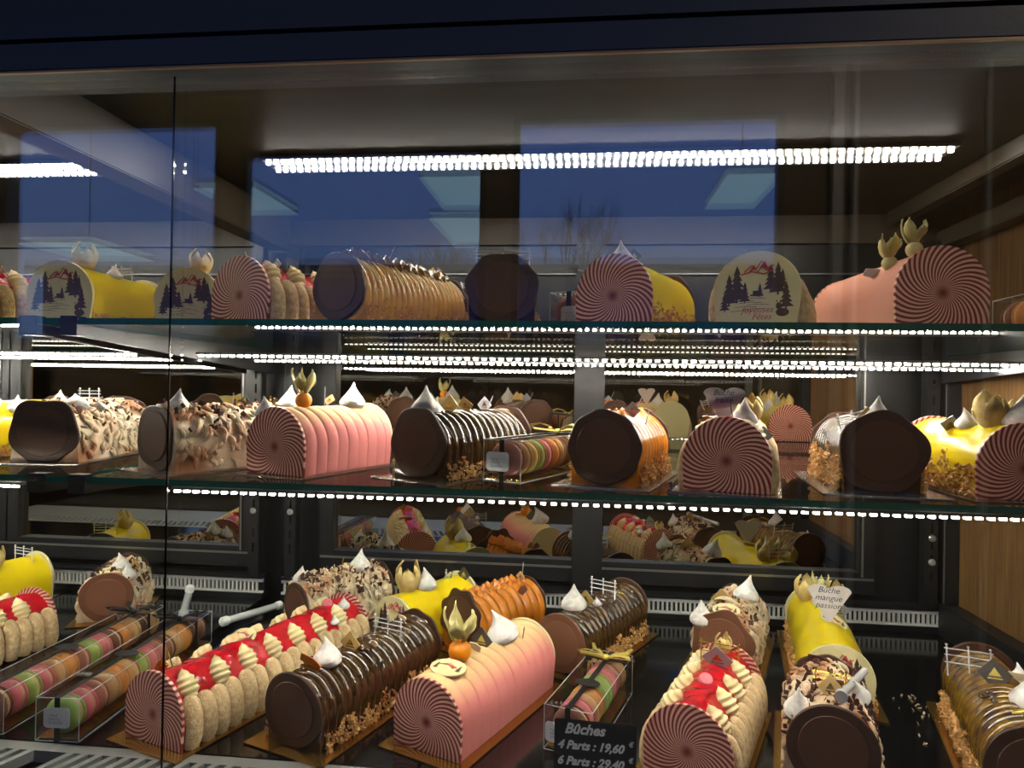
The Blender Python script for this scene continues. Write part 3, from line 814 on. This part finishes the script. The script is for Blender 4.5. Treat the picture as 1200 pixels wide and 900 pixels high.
shelf('middle glass shelf of the wide case with a lit diode strip under its front edge', -.628, .672, .808, 1.1275, [(-.515, .665, .815, 1.1135, 0)], (-.6395, .664))
shelf('upper glass shelf of the neighbouring case, holding the winter printed log', -1.9, -.652, .79, 1.328, [(-1.9, -.69, .99, 1.292, 0), (-1.9, -.69, 1.17, 1.291, 0)], (-.695,))
shelf('middle glass shelf of the neighbouring case, level with the wide one', -1.9, -.652, .808, 1.1275, [(-1.9, -.722, .815, 1.1125, 0)], (-.695,))

# ------------------------------------------------------------------ cakes on the upper shelf
W = lambda **k: k
def up(*a, **k): k.setdefault('bcol', 'silver'); return cake(*a, **k)
cake('charlotte', 'sponge-finger raspberry log at the far left end of the upper shelf', None, -.905, .90, ZU, 12, .2, 'swirl', 'swirl',
     [('fig', .3, 0, W()), ('phys', .15, -.01, W(open_=False, s=.8)), ('mac', .8, .012), ('pick', .6, .02, W(dx=.015, h=.012))], extra=lambda r, L: dollops(r, L, 4))
cake('yellow', 'yellow mango log with winter forest end disc beside the shelf clamps, upper shelf', None, -.742, .90, ZU, -3, .19, 'winter', 'ivory',
     [('phys', .22, .004, W(open_=False, s=1.05)), ('kiss', .15, -.022, W(s=.7, ry=-1.1)), ('fence', .6, .016, W(w=.03, h=.018, rx=.2)), ('kiss', .45, .02, W(s=.8))], fr=W(w=.098, text=False))
cake('yellow', 'log with winter forest disc partly hidden behind a striped disc, upper shelf', None, -.584, .955, ZU, -14, .19, 'winter', 'ivory',
     [('phys', .15, .008, W(open_=False, s=1.0)), ('kiss', .3, -.015, W(s=.8))], fr=W(w=.095, text=False))
cake('charlotte', 'sponge-finger log with striped disc next to the blue-tinted chocolate disc, upper shelf', None, -.457, .87, ZU, 19, .21, 'swirl', 'swirl',
     [('plq', .3, .0, W(m='plaque_silver', s=.008)), ('pick', .2, -.02, W(dx=-.02, h=.03))], extra=lambda r, L: dollops(r, L, 4))
cake('honey', 'honey coloured ribbed log with brown piped crest and white drizzle on the upper shelf', None, -.318, .86, ZU, 24, .225, 'choc', 'choc',
     [('pick', .34, .01, W(dx=.018, h=.03, m='gold_plastic')), ('kiss', .04, .01, W(s=.5)), ('plq', .95, .0, W(m='plaque_silver', s=.012))], fr=W(r=.045, cz=.048, lob=5, amp=.02),
     extra=lambda r, L: (piped_ridge(r, L, 'glaze_gold', .082, s=1.25), drizzle(r, L, .095, .089, 'cream', .008)), crumbs=W(n=300, hmax=.03))
cake('dark', 'dark log with silver picks behind the honey coloured drizzled one, upper shelf', None, -.215, 1.14, ZU, 10, .14, 'choc', 'choc',
     [('fence', .2, 0, W(m='silver_plastic', w=.03, h=.014, ry=-.3)), ('plq', .1, -.02, W(m='plaque_silver', s=.008))], fr=W(r=.042, cz=.044))
cake('dark', 'log hidden behind a large round chocolate disc, middle of the upper shelf', None, -.107, .875, ZU, -5, .2, 'choc', 'choc',
     [('fence', .12, 0, W(m='silver_plastic', w=.07, h=.016)), ('kiss', .3, .0, W(s=.6))], fr=W(r=.047, cz=.0475, lob=7, amp=.03))
cake('yellow', 'yellow log with striped end disc beside the price-stickered box, upper shelf', None, .036, .865, ZU, 25, .19, 'swirl', 'choc',
     [('kiss', .12, .0, W(s=.95)), ('plq', .22, .01, W(s=.012)), ('pick', .1, -.03, W(dx=-.03, h=.004)), ('kiss', .5, 0, W(s=.4))], crumbs=W(n=260, hmax=.028))
cake('charlotte', 'log with the winter disc lettered in red, upper shelf', None, .209, .862, ZU, 21, .15, 'winter', 'ivory',
     [('kiss', .4, .022, W(s=.5)), ('plq', .6, .02, W(m='plaque_silver', s=.007))], fr=W(w=.103, h=.092))
cake('salmon', 'salmon pink velvet log with striped disc and physalis at the right of the upper shelf', None, .408, .835, ZU, -4, .24, 'swirl', 'swirl',
     [('phys', .08, -.02, W(s=.95, bm='husk')), ('phys', .2, -.034, W(s=.9, bm='husk', rz=1)), ('chip', .3, -.04, W(m='label_white', name='white_plaque'))], fr=W(w=.108, h=.092))

macaron_box('macaron box with handwritten sticker half hidden by a striped disc, upper shelf', 'the upper shelf box', -.022, .935, ZU, 20, .17, ['rose-brown', 'tan', 'pink', 'green', 'orange', 'brown', 'cream'], sticker=(.006, .022), oval=None)
macaron_box('macaron box with yellow bow at the right end of the upper shelf', 'the yellow-bowed upper shelf box', .588, .86, ZU, 3, .16, ['tan', 'cream', 'yellow', 'tan', 'orange', 'brown'], 'ribbon_gold', bow_t=.25, oval=None)

# ------------------------------------------------------------------ middle shelf
cake('yellow', 'yellow log cut off by the left picture edge, middle shelf', None, -.95, .965, ZM, 0, .18, 'ivory', 'choc', [('kiss', .1, .02, W(s=1.1)), ('kiss', .3, .035, W(s=1)), ('plq', .3, .045, W(m='plaque_gold'))])
cake('cream', 'cream log with lobed dark disc above the shelf brackets, middle shelf', 'silver board under the bracket-side cream log, middle shelf', -.785, .925, ZM, -8, .22, 'choc', 'choc',
     [('kiss', .14, .026, W(s=1.2, ry=.7)), ('kiss', .3, -.02, W(s=.9)), ('plq', .3, -.025, W(m='plaque_gold', s=.012)), ('plq', .32, .036, W(m='plaque_silver', s=.012)), ('fence', .5, 0, W(w=.03, m='silver_plastic')), ('kiss', .06, -.034, W(s=.8))],
     bcol='silver', extra=lambda r, L: shavings(r, L, .1, .09, 230, s=.004), fr=W(r=.05, cz=.044, lob=5, amp=.06))
cake('cream', 'toasted cream log with chocolate flakes lying beside the pink ribbed one, middle shelf', 'silver board under the toasted cream log, middle shelf', -.572, .868, ZM, 29, .22, 'choc', 'choc',
     [('kiss', .12, .004, W(s=.95)), ('fig', .82, 0, W()), ('plq', .6, 0, W(s=.01)), ('pick', .5, .0, W(dx=.004, h=.02)), ('kiss', .93, .01, W(s=1.2))], bcol='silver', extra=lambda r, L: shavings(r, L, .1, .09, 170, s=.005), fr=W(r=.045, cz=.046, lob=4, amp=.06))
cake('pink', 'pink velvet ribbed log with orange physalis on the middle shelf', 'silver board under the pink ribbed log, middle shelf', -.405, .872, ZM, 20, .185, 'swirl', 'ivory',
     [('phys', .26, .0, W(s=1.15)), ('kiss', .78, .008, W(s=1.3)), ('plq', .55, .0, W(m='plaque_gold', s=.01, rx=-.6)), ('kiss', .05, -.03, W(s=.95)), ('pick', .42, .012, W(dx=0, h=.03))], bcol='silver')
cake('dark', 'dark glazed ribbed log with round chocolate disc, left of the macaron box, middle shelf', 'silver board under the dark ribbed log, middle shelf', -.212, .872, ZM, 27, .2, 'choc', 'choc',
     [('kiss', .12, -.01, W(s=1.3)), ('plq', .3, .002, W(m='plaque_gold', s=.015)), ('kiss', .3, -.024, W(s=1)), ('plq', .5, 0, W(m='plaque_gold', s=.013, rx=.5)), ('pick', .75, .0, W(dx=.012, h=.022)), ('plq', .8, -.01, W(m='plaque_silver'))],
     bcol='silver', fr=W(r=.046, cz=.047, lob=6, amp=.03), crumbs=W(n=300, hmax=.024))
macaron_box('long macaron box with white handwritten sticker and olive bow on the middle shelf', 'the middle shelf box', -.104, .88, ZM, 24, .2, ['rose-brown', 'tan', 'yellow', 'green', 'pink', 'orange', 'tan', 'brown', 'cream'], sticker=(-.006, .026), bowcol='ribbon_gold', oval=None)
cake('caramel', 'amber caramel log behind a big round dark disc, middle shelf', 'silver board under the amber caramel log, middle shelf', .027, .866, ZM, 17, .19, 'choc', 'choc',
     [('plq', .45, .015, W(m='plaque_silver', s=.012)), ('pick', .5, .012, W(dx=.016, h=.03)), ('pick', .52, .03, W(dx=.006, h=.02))], bcol='silver', fr=W(r=.0475, cz=.0475, lob=8, amp=.02), extra=lambda r, L: piped_ridge(r, L, 'glaze_caramel', .08, n=6, x0=-.004), crumbs=W(n=320, hmax=.03))
cake('charlotte', 'sponge-finger log with striped disc under the heart topped card, middle shelf', 'silver board under the card-topped sponge-finger log, middle shelf', .172, .842, ZM, 15, .19, 'swirl', 'ivory',
     [('kiss', .3, .016, W(s=1.25)), ('plq', .25, .04, W(m='plaque_silver', s=.012)), ('phys', .75, .02, W(open_=False, s=1.1)), ('mac', .1, 0), ('pick', .06, .008, W(dx=-.006, h=.026, m='gold_plastic')), ('chip', .2, -.02, W())], bcol='silver', extra=lambda r, L: dollops(r, L, 5))
cone_card('ivory heart topped card seen from its shaded side, stuck in the middle shelf sponge-finger log', .174, .872, ZM + .079, 14, .05, ['Bûche', 'fraise'])
cake('dark', 'brown log standing alone behind a wavy dark disc, right part of the middle shelf', 'silver board under the lone brown log, middle shelf', .36, .868, ZM, 8, .2, 'choc', 'choc',
     [('fence', .14, -.024, W(w=.034, h=.02, rx=.35, ry=-.3)), ('kiss', .12, .0, W(s=1.15)), ('kiss', .25, .012, W(s=.8)), ('plq', .1, -.012, W(m='plaque_gold', s=.011))], bcol='silver', bw=.14, fr=W(r=.05, cz=.05, lob=5, amp=.035), crumbs=W(n=420, hmax=.045, s=.004))
cake('yellow', 'yellow log with striped disc and husks at the right end of the middle shelf', 'silver board under the right-end yellow log, middle shelf', .508, .85, ZM, 0, .2, 'swirl', 'swirl',
     [('phys', .2, -.014, W(open_=False, s=1.15)), ('kiss', .12, .01, W(s=1.35)), ('phys', .3, .03, W(open_=False, s=1.1)), ('plq', .5, -.03, W(m='plaque_silver', rx=.5)), ('kiss', .4, -.02, W(s=.9))], bcol='silver', crumbs=W(n=420, hmax=.04, s=.004), fr=W(w=.106))

# ------------------------------------------------------------------ bottom level
cake('yellow', 'small yellow log with closed physalis at the back left corner, bottom level', None, -1.165, 1.14, ZB, 15, .17, 'winter', 'ivory',
     [('phys', .45, .018, W(open_=False, s=1.1)), ('fence', .85, 0, W(w=.05, h=.022)), ('phys', .2, 0, W(open_=False))])
cake('charlotte', 'raspberry sponge-finger log entering from the left picture edge, bottom level', None, -.985, .82, ZB, 10, .27, 'swirl', 'swirl',
     [('med', .55, 0, W(rx=-1.2))], extra=lambda r, L: dollops(r, L, 6))
cake('cream', 'cream log with brown disc and medallion near the tall glass joint, bottom level', 'gold board under the cream log by the glass joint', -.878, 1.19, ZB, -22, .14, 'choc', 'choc',
     [('kiss', .3, .012, W(s=1.2)), ('fig', .15, -.03, W(m='silver_plastic')), ('med', .12, .0, W(rx=-1.0)), ('plq', .5, .03, W(m='plaque_gold', s=.012)), ('kiss', .14, .03, W(s=1))], extra=lambda r, L: shavings(r, L, .1, .09, 160), fr=W(m='choc_lit', r=.046, cz=.045, lob=3, amp=.012))
macaron_box('long macaron box with black bow nearest the bottom left corner', 'the corner-side long box', -.752, .795, ZB, -1, .345, ['brown', 'pink', 'green', 'pink', 'tan', 'orange', 'rose-brown', 'green', 'pink', 'brown', 'orange', 'tan', 'brown', 'tan'], bow_t=.86)
macaron_box('long macaron box with black bow and blank-looking sticker, beside the striped raspberry log', 'the long box beside the raspberry log', -.645, .789, ZB, -3, .335, ['green', 'pink', 'rose-brown', 'tan', 'orange', 'tan', 'green', 'pink', 'rose-brown', 'brown', 'tan', 'orange', 'brown', 'brown'], bow_t=.84, sticker=(0, .03))
cake('charlotte', 'long raspberry log with cream rosettes and striped disc, front left of bottom level', 'gold board under the long raspberry log', -.522, .80, ZB, 19, .36, 'swirl', 'swirl',
     [('med', .42, -.012, W(rx=-1.0, s=1.2)), ('chip', .04, -.012, W(m='gold_plastic', ry=-.9, name='gold_shard')), ('mac', .88, .0), ('kiss', .93, .02, W(s=.7)), ('pick', .1, -.015, W(dx=-.012, h=.02, m='gold_plastic')), ('kiss', .82, .035, W(s=.5))], extra=lambda r, L: dollops(r, L, 7))
cake('dark', 'dark mirror glazed ribbed log with amber shard, between raspberry and pink logs', 'gold board under the dark glazed log at the front', -.35, .815, ZB, 20, .265, 'choc', 'choc',
     [('chip', .12, -.004, W(w=.018, h=.009, ry=.3)), ('kiss', .2, .006, W(s=1.25)), ('plq', .38, .004, W(m='plaque_gold', s=.017)), ('fence', .66, .012, W(m='silver_plastic', w=.046, h=.024)), ('bean', .16, -.012, W(n=5)), ('bean', .45, .012, W(n=6)), ('bean', .78, 0, W(n=7)), ('chip', .5, .02, W(m='shaving_pale', w=.006, h=.004, name='almond_piece')), ('chip', .86, .0, W(m='shaving_pale', w=.007, h=.004, name='almond_piece')), ('pick', .18, -.014, W(dx=.003, h=.02, m='gold_plastic'))],
     fr=W(r=.046, cz=.0455, lob=3, amp=.012), crumbs=W(n=330, hmax=.024, s=.0042))
cake('cream', 'cream log under chocolate curls behind the raspberry log, bottom level', None, -.515, 1.205, ZB, 37, .18, 'choc', 'choc',
     [('kiss', .1, -.02, W(s=1)), ('kiss', .75, .0, W(s=1.35)), ('pick', .5, 0, W(dx=.01, h=.03, m='gold_plastic')), ('chip', .3, 0, W(m='shaving_pale', name='curled_shaving'))],
     fr=W(r=.041, cz=.043, lob=3, amp=.01), extra=lambda r, L: (shavings(r, L, .1, .092, 210, s=.006), shavings(r, L, .1, .094, 130, m='shaving_pale', s=.006, name='cream_shavings')))
cake('yellow', 'bright yellow log with white meringue and winter disc, between curls and caramel logs', 'gold board under the bright yellow log', -.315, 1.148, ZB, 29, .17, 'winter', 'ivory',
     [('phys', .22, -.008, W(open_=False, s=1.35)), ('kiss', .42, .004, W(s=1.35)), ('fig', .86, -.006, W(m='silver_plastic')), ('plq', .97, .016, W(s=.015)), ('pick', .85, .0, W(dx=.006, h=.018, m='plaque_dark'))], fr=W(w=.094, h=.087), crumbs=W(n=200))
cake('caramel', 'orange caramel log with scalloped brown disc, behind the dark glazed one', 'gold board under the orange caramel log', -.2, 1.15, ZB, 35, .17, 'choc', 'choc',
     [('chip', .72, .03, W(m='choc_lit', ry=-.9, name='chocolate_bar_piece')), ('pick', .92, .0, W(dx=.004, h=.035)), ('plq', .9, .0, W(m='plaque_gold', s=.01))], fr=W(r=.048, cz=.055, lob=8, amp=.06), extra=lambda r, L: piped_ridge(r, L, 'glaze_caramel', .08, x0=-.012))
cake('pink', 'large pink velvet ribbed log with physalis and striped disc, centre front', 'gold board under the large pink log', -.183, .826, ZB, 24, .245, 'swirl', 'ivory',
     [('med', .14, .004, W(rx=-1.35, s=1.5)), ('phys', .27, .0, W(s=1.5)), ('plq', .5, -.002, W(s=.018)), ('kiss', .68, .01, W(s=1.6, ry=.3)), ('chip', .42, .0, W(m='shaving_pale', w=.01, name='almond_piece')), ('pick', .8, .022, W(dx=.003, h=.016, m='plaque_dark'))])
cake('dark', 'shiny chocolate ribbed log with white fence behind the gold-bowed box', 'gold board under the shiny chocolate log', -.03, 1.085, ZB, 28, .24, 'choc', 'choc',
     [('kiss', .22, -.006, W(s=1.45)), ('plq', .33, .002, W(m='plaque_gold', s=.016)), ('fence', .62, .0, W(w=.045, h=.026)), ('bean', .5, .02, W(n=4)), ('fig', .78, .012, W(m='gold_plastic')), ('pick', .3, .032, W(dx=.004, h=.016, m='gold_plastic')), ('kiss', .42, .012, W(s=.5))],
     fr=W(m='choc_lit', r=.046, cz=.046, lob=3, amp=.01), bk=W(r=.045, cz=.05, lob=3, amp=.01), crumbs=W(n=260, hmax=.026, s=.0045))
macaron_box('short macaron box with gold bow and black oval label, behind the price slate', 'the gold-bowed box', -.013, .845, ZB, 18, .2, ['brown', 'pink', 'tan', 'orange', 'green', 'green', 'pink', 'rose-brown', 'tan'], 'ribbon_black', bow_t=.84, w=.062, h=.056, sticker=(-.012, .024), oval=.4, bowcol='ribbon_gold')
cake('charlotte', 'raspberry log with gold fence and silver plaque, right of the price slate', 'gold board under the raspberry log beside the slate', .125, .80, ZB, 22, .215, 'swirl', 'swirl',
     [('mac', .42, .0), ('plq', .7, .002, W(m='plaque_silver', s=.021, rx=.35)), ('fence', .82, .0, W(m='gold_plastic', w=.05, h=.022)), ('kiss', .74, -.03, W(s=.6)), ('phys', .95, .0, W(open_=False, s=.7))], extra=lambda r, L: dollops(r, L, 4, ss=1.1))
cake('cream', 'marbled cream log with pink-white meringue behind the slate-side raspberry log', 'gold board under the marbled cream log', .226, 1.12, ZB, 20, .19, 'choc', 'choc',
     [('kiss', .05, -.034, W(s=1.35)), ('med', .2, .0, W(rx=-1.1, s=1.3)), ('plq', .42, -.014, W(m='plaque_gold', s=.018)), ('fig', .42, .01, W()), ('kiss', .7, .018, W(s=1.5, ry=.25)), ('strip', .4, .0, W(m='shaving_pale'))],
     fr=W(m='choc_lit', r=.048, cz=.05, lob=5, amp=.06), extra=lambda r, L: shavings(r, L, .1, .09, 60))
cake('yellow', 'long yellow log carrying the mango card and physalis, right side of bottom level', 'gold board under the long yellow log', .365, 1.015, ZB, 12, .3, 'winter', 'ivory',
     [('phys', .82, -.02, W(open_=False, s=1.15)), ('phys', .86, .03, W(open_=False, s=1.1)), ('plq', .6, .022, W(m='plaque_silver', s=.02)), ('med', .42, .01, W(rx=-1.2, ry=.4, s=1.3)), ('kiss', .7, .004, W(s=1.2)), ('fence', .9, .0, W(w=.04, h=.03)), ('phys', .8, .002, W(s=1.0))], crumbs=W(n=420, hmax=.03, s=.004), fr=W(w=.098, h=.092))
cone_card('ivory handwritten mango passion card stuck in the long yellow log', .392, 1.13, ZB + .084, 12, .064, ['Bûche', 'mangue', 'passion'])
cake('cream', 'cream log with near-black disc in front of the long yellow log', 'gold board under the cream log with near-black disc', .286, .808, ZB, 16, .165, 'choc', 'choc',
     [('kiss', .16, -.034, W(s=1.15, ry=-.4)), ('plq', .3, .0, W(m='plaque_gold', s=.015, rx=-.3)), ('fence', .5, .002, W(m='gold_plastic', w=.034, h=.016)), ('kiss', .5, .03, W(s=1.15, ry=.4)), ('chip', .9, -.01, W(m='shaving', name='chocolate_curl'))],
     fr=W(r=.049, cz=.047, lob=3, amp=.006), extra=lambda r, L: (shavings(r, L, .1, .09, 170, s=.005), MB().tube([(.012, .03, .098), (.044, .13, .092)], .0045, 12).build('clear_pipette', 'silver_plastic', r), MB().tube([(.0105, .026, .0982), (.0095, .018, .0985)], .007, 14).build('pipette_bulb', 'plaque_silver', r)))
cake('gold', 'golden brown ribbed log with silver fence at the right picture edge, bottom level', 'gold board under the golden brown log', .487, .785, ZB, 17, .255, 'choc', 'choc',
     [('fence', .72, -.026, W(m='silver_plastic', w=.05, h=.032, rx=-.3)), ('plq', .58, -.006, W(s=.02, rx=-.4)), ('kiss', .35, .018, W(s=1.5)), ('bean', .4, -.02, W(n=4)), ('strip', .16, .012, W(m='ribbon_gold')), ('chip', .75, .03, W(m='shaving_pale', name='almond_piece')), ('kiss', .8, .034, W(s=.9))],
     fr=W(r=.05, cz=.047, lob=3, amp=.006), bk=W(r=.047, cz=.052, lob=3, amp=.01), crumbs=W(n=420, hmax=.03, s=.0048))
# crumbs fallen on the tray
b = MB()
for k in range(26): flake(b, (random.uniform(.44, .50) + .0, random.uniform(.93, 1.08), .8008), .0024, .25)
tag(b.build('crumbs', 'shaving_pale', smooth=False), 'pale cake crumbs fallen on the black tray left of the golden brown log', 'crumbs', kind='stuff')

# price slate
r = thing('price_slate', 'black price slate lettered Bûches in white chalk pen at the front edge', 'price sign', (.0185, .765, .80), 3)
o = MB().box(-.0455, .0455, -.0015, .0015, 0, .0785).build('slate_panel', 'slate', r, smooth=False, bevel=.0012); o.rotation_euler.x = -.08
MB().tube([(-.02, .0092, .066), (-.02, .03, .0012), (.02, .03, .0012), (.02, .0092, .066)], .0011, 8).build('easel_wire', 'alu', r)
for t, x, z, s in (('Bûches', -.034, .069, .0155), ('4 Parts : 19,60', -.0415, .0515, .0125), ('6 Parts : 29,40', -.0415, .0345, .0125)):
    q = txt(t, s, 'chalk', o, T(x, -.0017, z, PI / 2), shear=.3, ext=.0001, off=.0005, align='LEFT')
for z in (.0575, .0405, .0235): txt('€', .0075, 'chalk', o, T(.0395, -.0017, z, PI / 2), shear=.2, ext=.0001, off=.0002)

# clear tubes with white ends
def tube_prop(label, p0, p1, red=False):
    p0 = Vector(p0); p1 = Vector(p1); d = (p1 - p0); L = d.length
    r = thing('plastic_tube', label, 'plastic tube', p0)
    q = d.to_track_quat('Z', 'Y'); r.rotation_euler = q.to_euler()
    b = MB(); z = .012
    pr = []
    k = 0
    while z < L - .01: pr.append((.0062 + .0004 * (k % 2), z)); z += .0016; k += 1
    b.lathe(pr, 16).build('ribbed_barrel', 'pet_edge', r)
    MB().lathe([(.0005, -.002), (.005, 0), (.0085, .003), (.0088, .013), (.0065, .017), (.004, .018)], 16).build('white_cap', 'white_plastic', r)
    MB().lathe([(.005, L - .014), (.0078, L - .012), (.008, L - .003), (.005, L), (.0005, L + .001)], 16).build('white_cap', 'white_plastic', r)
    MB().box(-.0012, .003, -.0072, -.0064, L * .35, L * .7).build('printed_scale', 'ink' if not red else 'print_red', r)
    return r
tube_prop('white capped clear tube standing tilted near the glass joint', (-.735, 1.20, .81), (-.722, 1.205, .872))
MB_ = tube_prop('white capped tube with red mark lying behind the long raspberry log', (-.655, 1.19, .811), (-.585, 1.295, .815), True)

# ------------------------------------------------------------------ the shop behind the viewer (seen mirrored in the front glass)
def S(name, m, boxes):
    b = MB()
    for q in boxes: b.box(*q)
    return tag(b.build(name, m, smooth=False), None, None, kind='structure')
m_wall = mat('shop_wall', (112, 96, 78), .8)
m_floor = mat('shop_floor', (96, 88, 80), .4)
m_frame = mat('pale_door_frame', (210, 212, 210), .5)
YW = -2.58
wins = [(-.39, 1.0, 1.45, 2.67), (-1.90, -.53, 1.45, 2.52), (-3.34, -2.02, 1.45, 2.70)]   # x0, x1, z0, z1
S('floor', m_floor, [(-5, 3.6, YW - .1, 3, -.06, 0)])
S('ceiling', m_wall, [(-5, 3.6, YW - .1, 3, 3.05, 3.15)])
S('wall_left', m_wall, [(-5.1, -5, YW, 3, 0, 3.05)])
S('wall_right', m_wall, [(3.5, 3.6, YW, 3, 0, 3.05)])
S('wall_back', m_wall, [(-5, 3.5, 1.9, 2.0, 0, 3.05)])
xs = sorted([(w_[0], w_[1]) for w_ in wins])
boxes = []; cur = -5
for (a, c) in xs:
    boxes.append((cur, a, YW - .12, YW, 0, 3.05)); cur = c
boxes.append((cur, 3.5, YW - .12, YW, 0, 3.05))
for a, c, z0, z1 in wins:
    boxes += [(a, c, YW - .12, YW, 0, z0), (a, c, YW - .12, YW, z1, 3.05)]
S('wall_front', m_wall, boxes)
for i, (a, c, z0, z1) in enumerate(wins):
    f = .035
    S('window_%d' % (i + 1), 'black_metal', [(a, a + f, YW - .05, YW + .01, z0, z1), (c - f, c, YW - .05, YW + .01, z0, z1), (a, c, YW - .05, YW + .01, z0, z0 + f), (a, c, YW - .05, YW + .01, z1 - f, z1)])
S('trim_1', m_frame, [(1.22, 1.27, YW, YW + .05, 0, 2.93), (-.5, 1.27, YW, YW + .05, 2.90, 2.95), (1.32, 1.34, YW, YW + .05, 0, 3.0), (1.95, 1.97, YW, YW + .03, 0, 3.05)])
# street outside
S('street_ground', mat('asphalt', (60, 62, 66), .8), [(-16, 14, -20, YW - .15, -.3, -.06)])
bl = thing('street_building', 'long dark building across the street seen mirrored below the dusk sky', 'building', (0, -13, -.06))
MB().box(-12, 10, -3, 0, 0, 3.6).build('facade', mat('night_facade', (70, 84, 120), .8), bl, smooth=False)
MB().box(-12.2, 10.2, -3.1, .3, 3.6, 3.8).build('roof', 'black_metal', bl, smooth=False)
for k in range(9): MB().box(-10 + k * 2.2, -9 + k * 2.2, 0, .05, 1.2, 2.6).build('window', 'black_tray', bl, smooth=False)
def bare_tree(label, x, y, h, seed):
    rnd = random.Random(seed); b = MB()
    def br(p, d, L, r, lv):
        q = p + d * L; b.tube([p, p + d * L * .5 + Vector((rnd.uniform(-.03, .03), 0, 0)) * L, q], [r, r * .8, r * .6], 5)
        if lv:
            for k in range(3 if lv > 1 else 4):
                nd = (d + Vector((rnd.uniform(-.7, .7), rnd.uniform(-.7, .7), rnd.uniform(0, .35)))).normalized()
                br(p + d * L * rnd.uniform(.55, 1), nd, L * rnd.uniform(.6, .8), r * .55, lv - 1)
    r = thing('bare_tree', label, 'tree', (x, y, -.06))
    br(Vector((0, 0, 0)), Vector((0, 0, 1)), h * .36, h * .014, 5)
    b.build('branches', mat('bark_%d' % seed, (58, 50, 46), .9), r); return r
bare_tree('bare winter tree outside, mirrored between the two blue windows', -.35, -8.2, 4.2, 3)
bare_tree('bare winter tree outside, mirrored left of the taller one', -2.6, -9.5, 3.9, 5)
bare_tree('bare winter tree outside, mirrored in the far left blue window', -5.2, -9, 4.0, 8)
m_pan = emit('reflected_light_glow', (.35, .62, .85), 1.6)  # glowing panels added to imitate reflections of the shop's ceiling lights
for i, (x0, x1, y0, y1, z) in enumerate([(1.07, 1.5, -4.35, -5.35, 2.9), (-1.33, -.78, -4.3, -5.3, 2.9), (-1.55, -1.0, -5.6, -7.0, 2.9), (-3.35, -2.8, -4.5, -5.4, 2.9), (-6.9, -5.9, -6.6, -7.8, 2.9)]):
    lb = ['mirrored at the right of the wide blue window', 'mirrored at the top of the middle blue window', 'mirrored lower in the middle blue window', 'mirrored at the top of the far left window', 'mirrored low in the far left window'][i]
    r = thing('added_reflection_panel', 'pale blue glowing panel added outside for a reflected shop ceiling light, ' + lb, 'light panel', ((x0 + x1) / 2, (y0 + y1) / 2, z))
    w, d = (x1 - x0) / 2, abs(y1 - y0) / 2
    MB().box(-w, w, -d, d, 0, .01).build('added_glow_sheet', m_pan, r, smooth=False)
    MB().box(-w, w, -d, d, .0105, .05).build('added_backing', 'alu', r, smooth=False)
    MB().tube([(0, 0, .05), (0, 0, 2.2)], .006, 6).build('added_rod', 'black_metal', r)
# dusk sky
w = D.worlds.new('dusk'); sc.world = w; w.use_nodes = True
n = w.node_tree.nodes; l = w.node_tree.links; bg = n['Background']
tc = n.new('ShaderNodeTexCoord'); sp = n.new('ShaderNodeSeparateXYZ'); l.new(tc.outputs['Generated'], sp.inputs[0])
rp = n.new('ShaderNodeValToRGB'); l.new(sp.outputs[2], rp.inputs[0])
rp.color_ramp.elements[0].position = 0; rp.color_ramp.elements[0].color = (.16, .27, .55, 1)
rp.color_ramp.elements[1].position = .5; rp.color_ramp.elements[1].color = (.06, .16, .62, 1)
l.new(rp.outputs[0], bg.inputs[0]); bg.inputs[1].default_value = 1.7
# lamp added out of view to brighten the door trim and header
r = thing('added_room_lamp', 'round lamp added behind the viewer to brighten the door trim and header', 'lamp', (1.9, -1.2, 3.05))
MB().lathe([(.002, -.06), (.10, -.055), (.14, -.03), (.15, 0)], 24).build('added_lamp_bowl', emit('added_lamp_glow', (1, .84, .64), 60), r)

# ------------------------------------------------------------------ camera
cam = D.cameras.new('camera'); co = D.objects.new('camera', cam); C.objects.link(co); sc.camera = co
yaw, pitch, roll = math.radians(6), math.radians(.3), math.radians(.95)
fwd = Vector((-math.sin(yaw) * math.cos(pitch), math.cos(yaw) * math.cos(pitch), math.sin(pitch)))
rt = Vector((math.cos(yaw), math.sin(yaw), 0)); upv = rt.cross(fwd)
r2 = rt * math.cos(roll) + upv * math.sin(roll); u2 = -rt * math.sin(roll) + upv * math.cos(roll)
Mx = Matrix((r2, u2, -fwd)).transposed().to_4x4(); Mx.translation = (0, 0, 1.25)
co.matrix_world = Mx
cam.sensor_fit = 'HORIZONTAL'; cam.sensor_width = 36; cam.lens = 36 * 800 / 1200; cam.clip_start = .01; cam.clip_end = 200
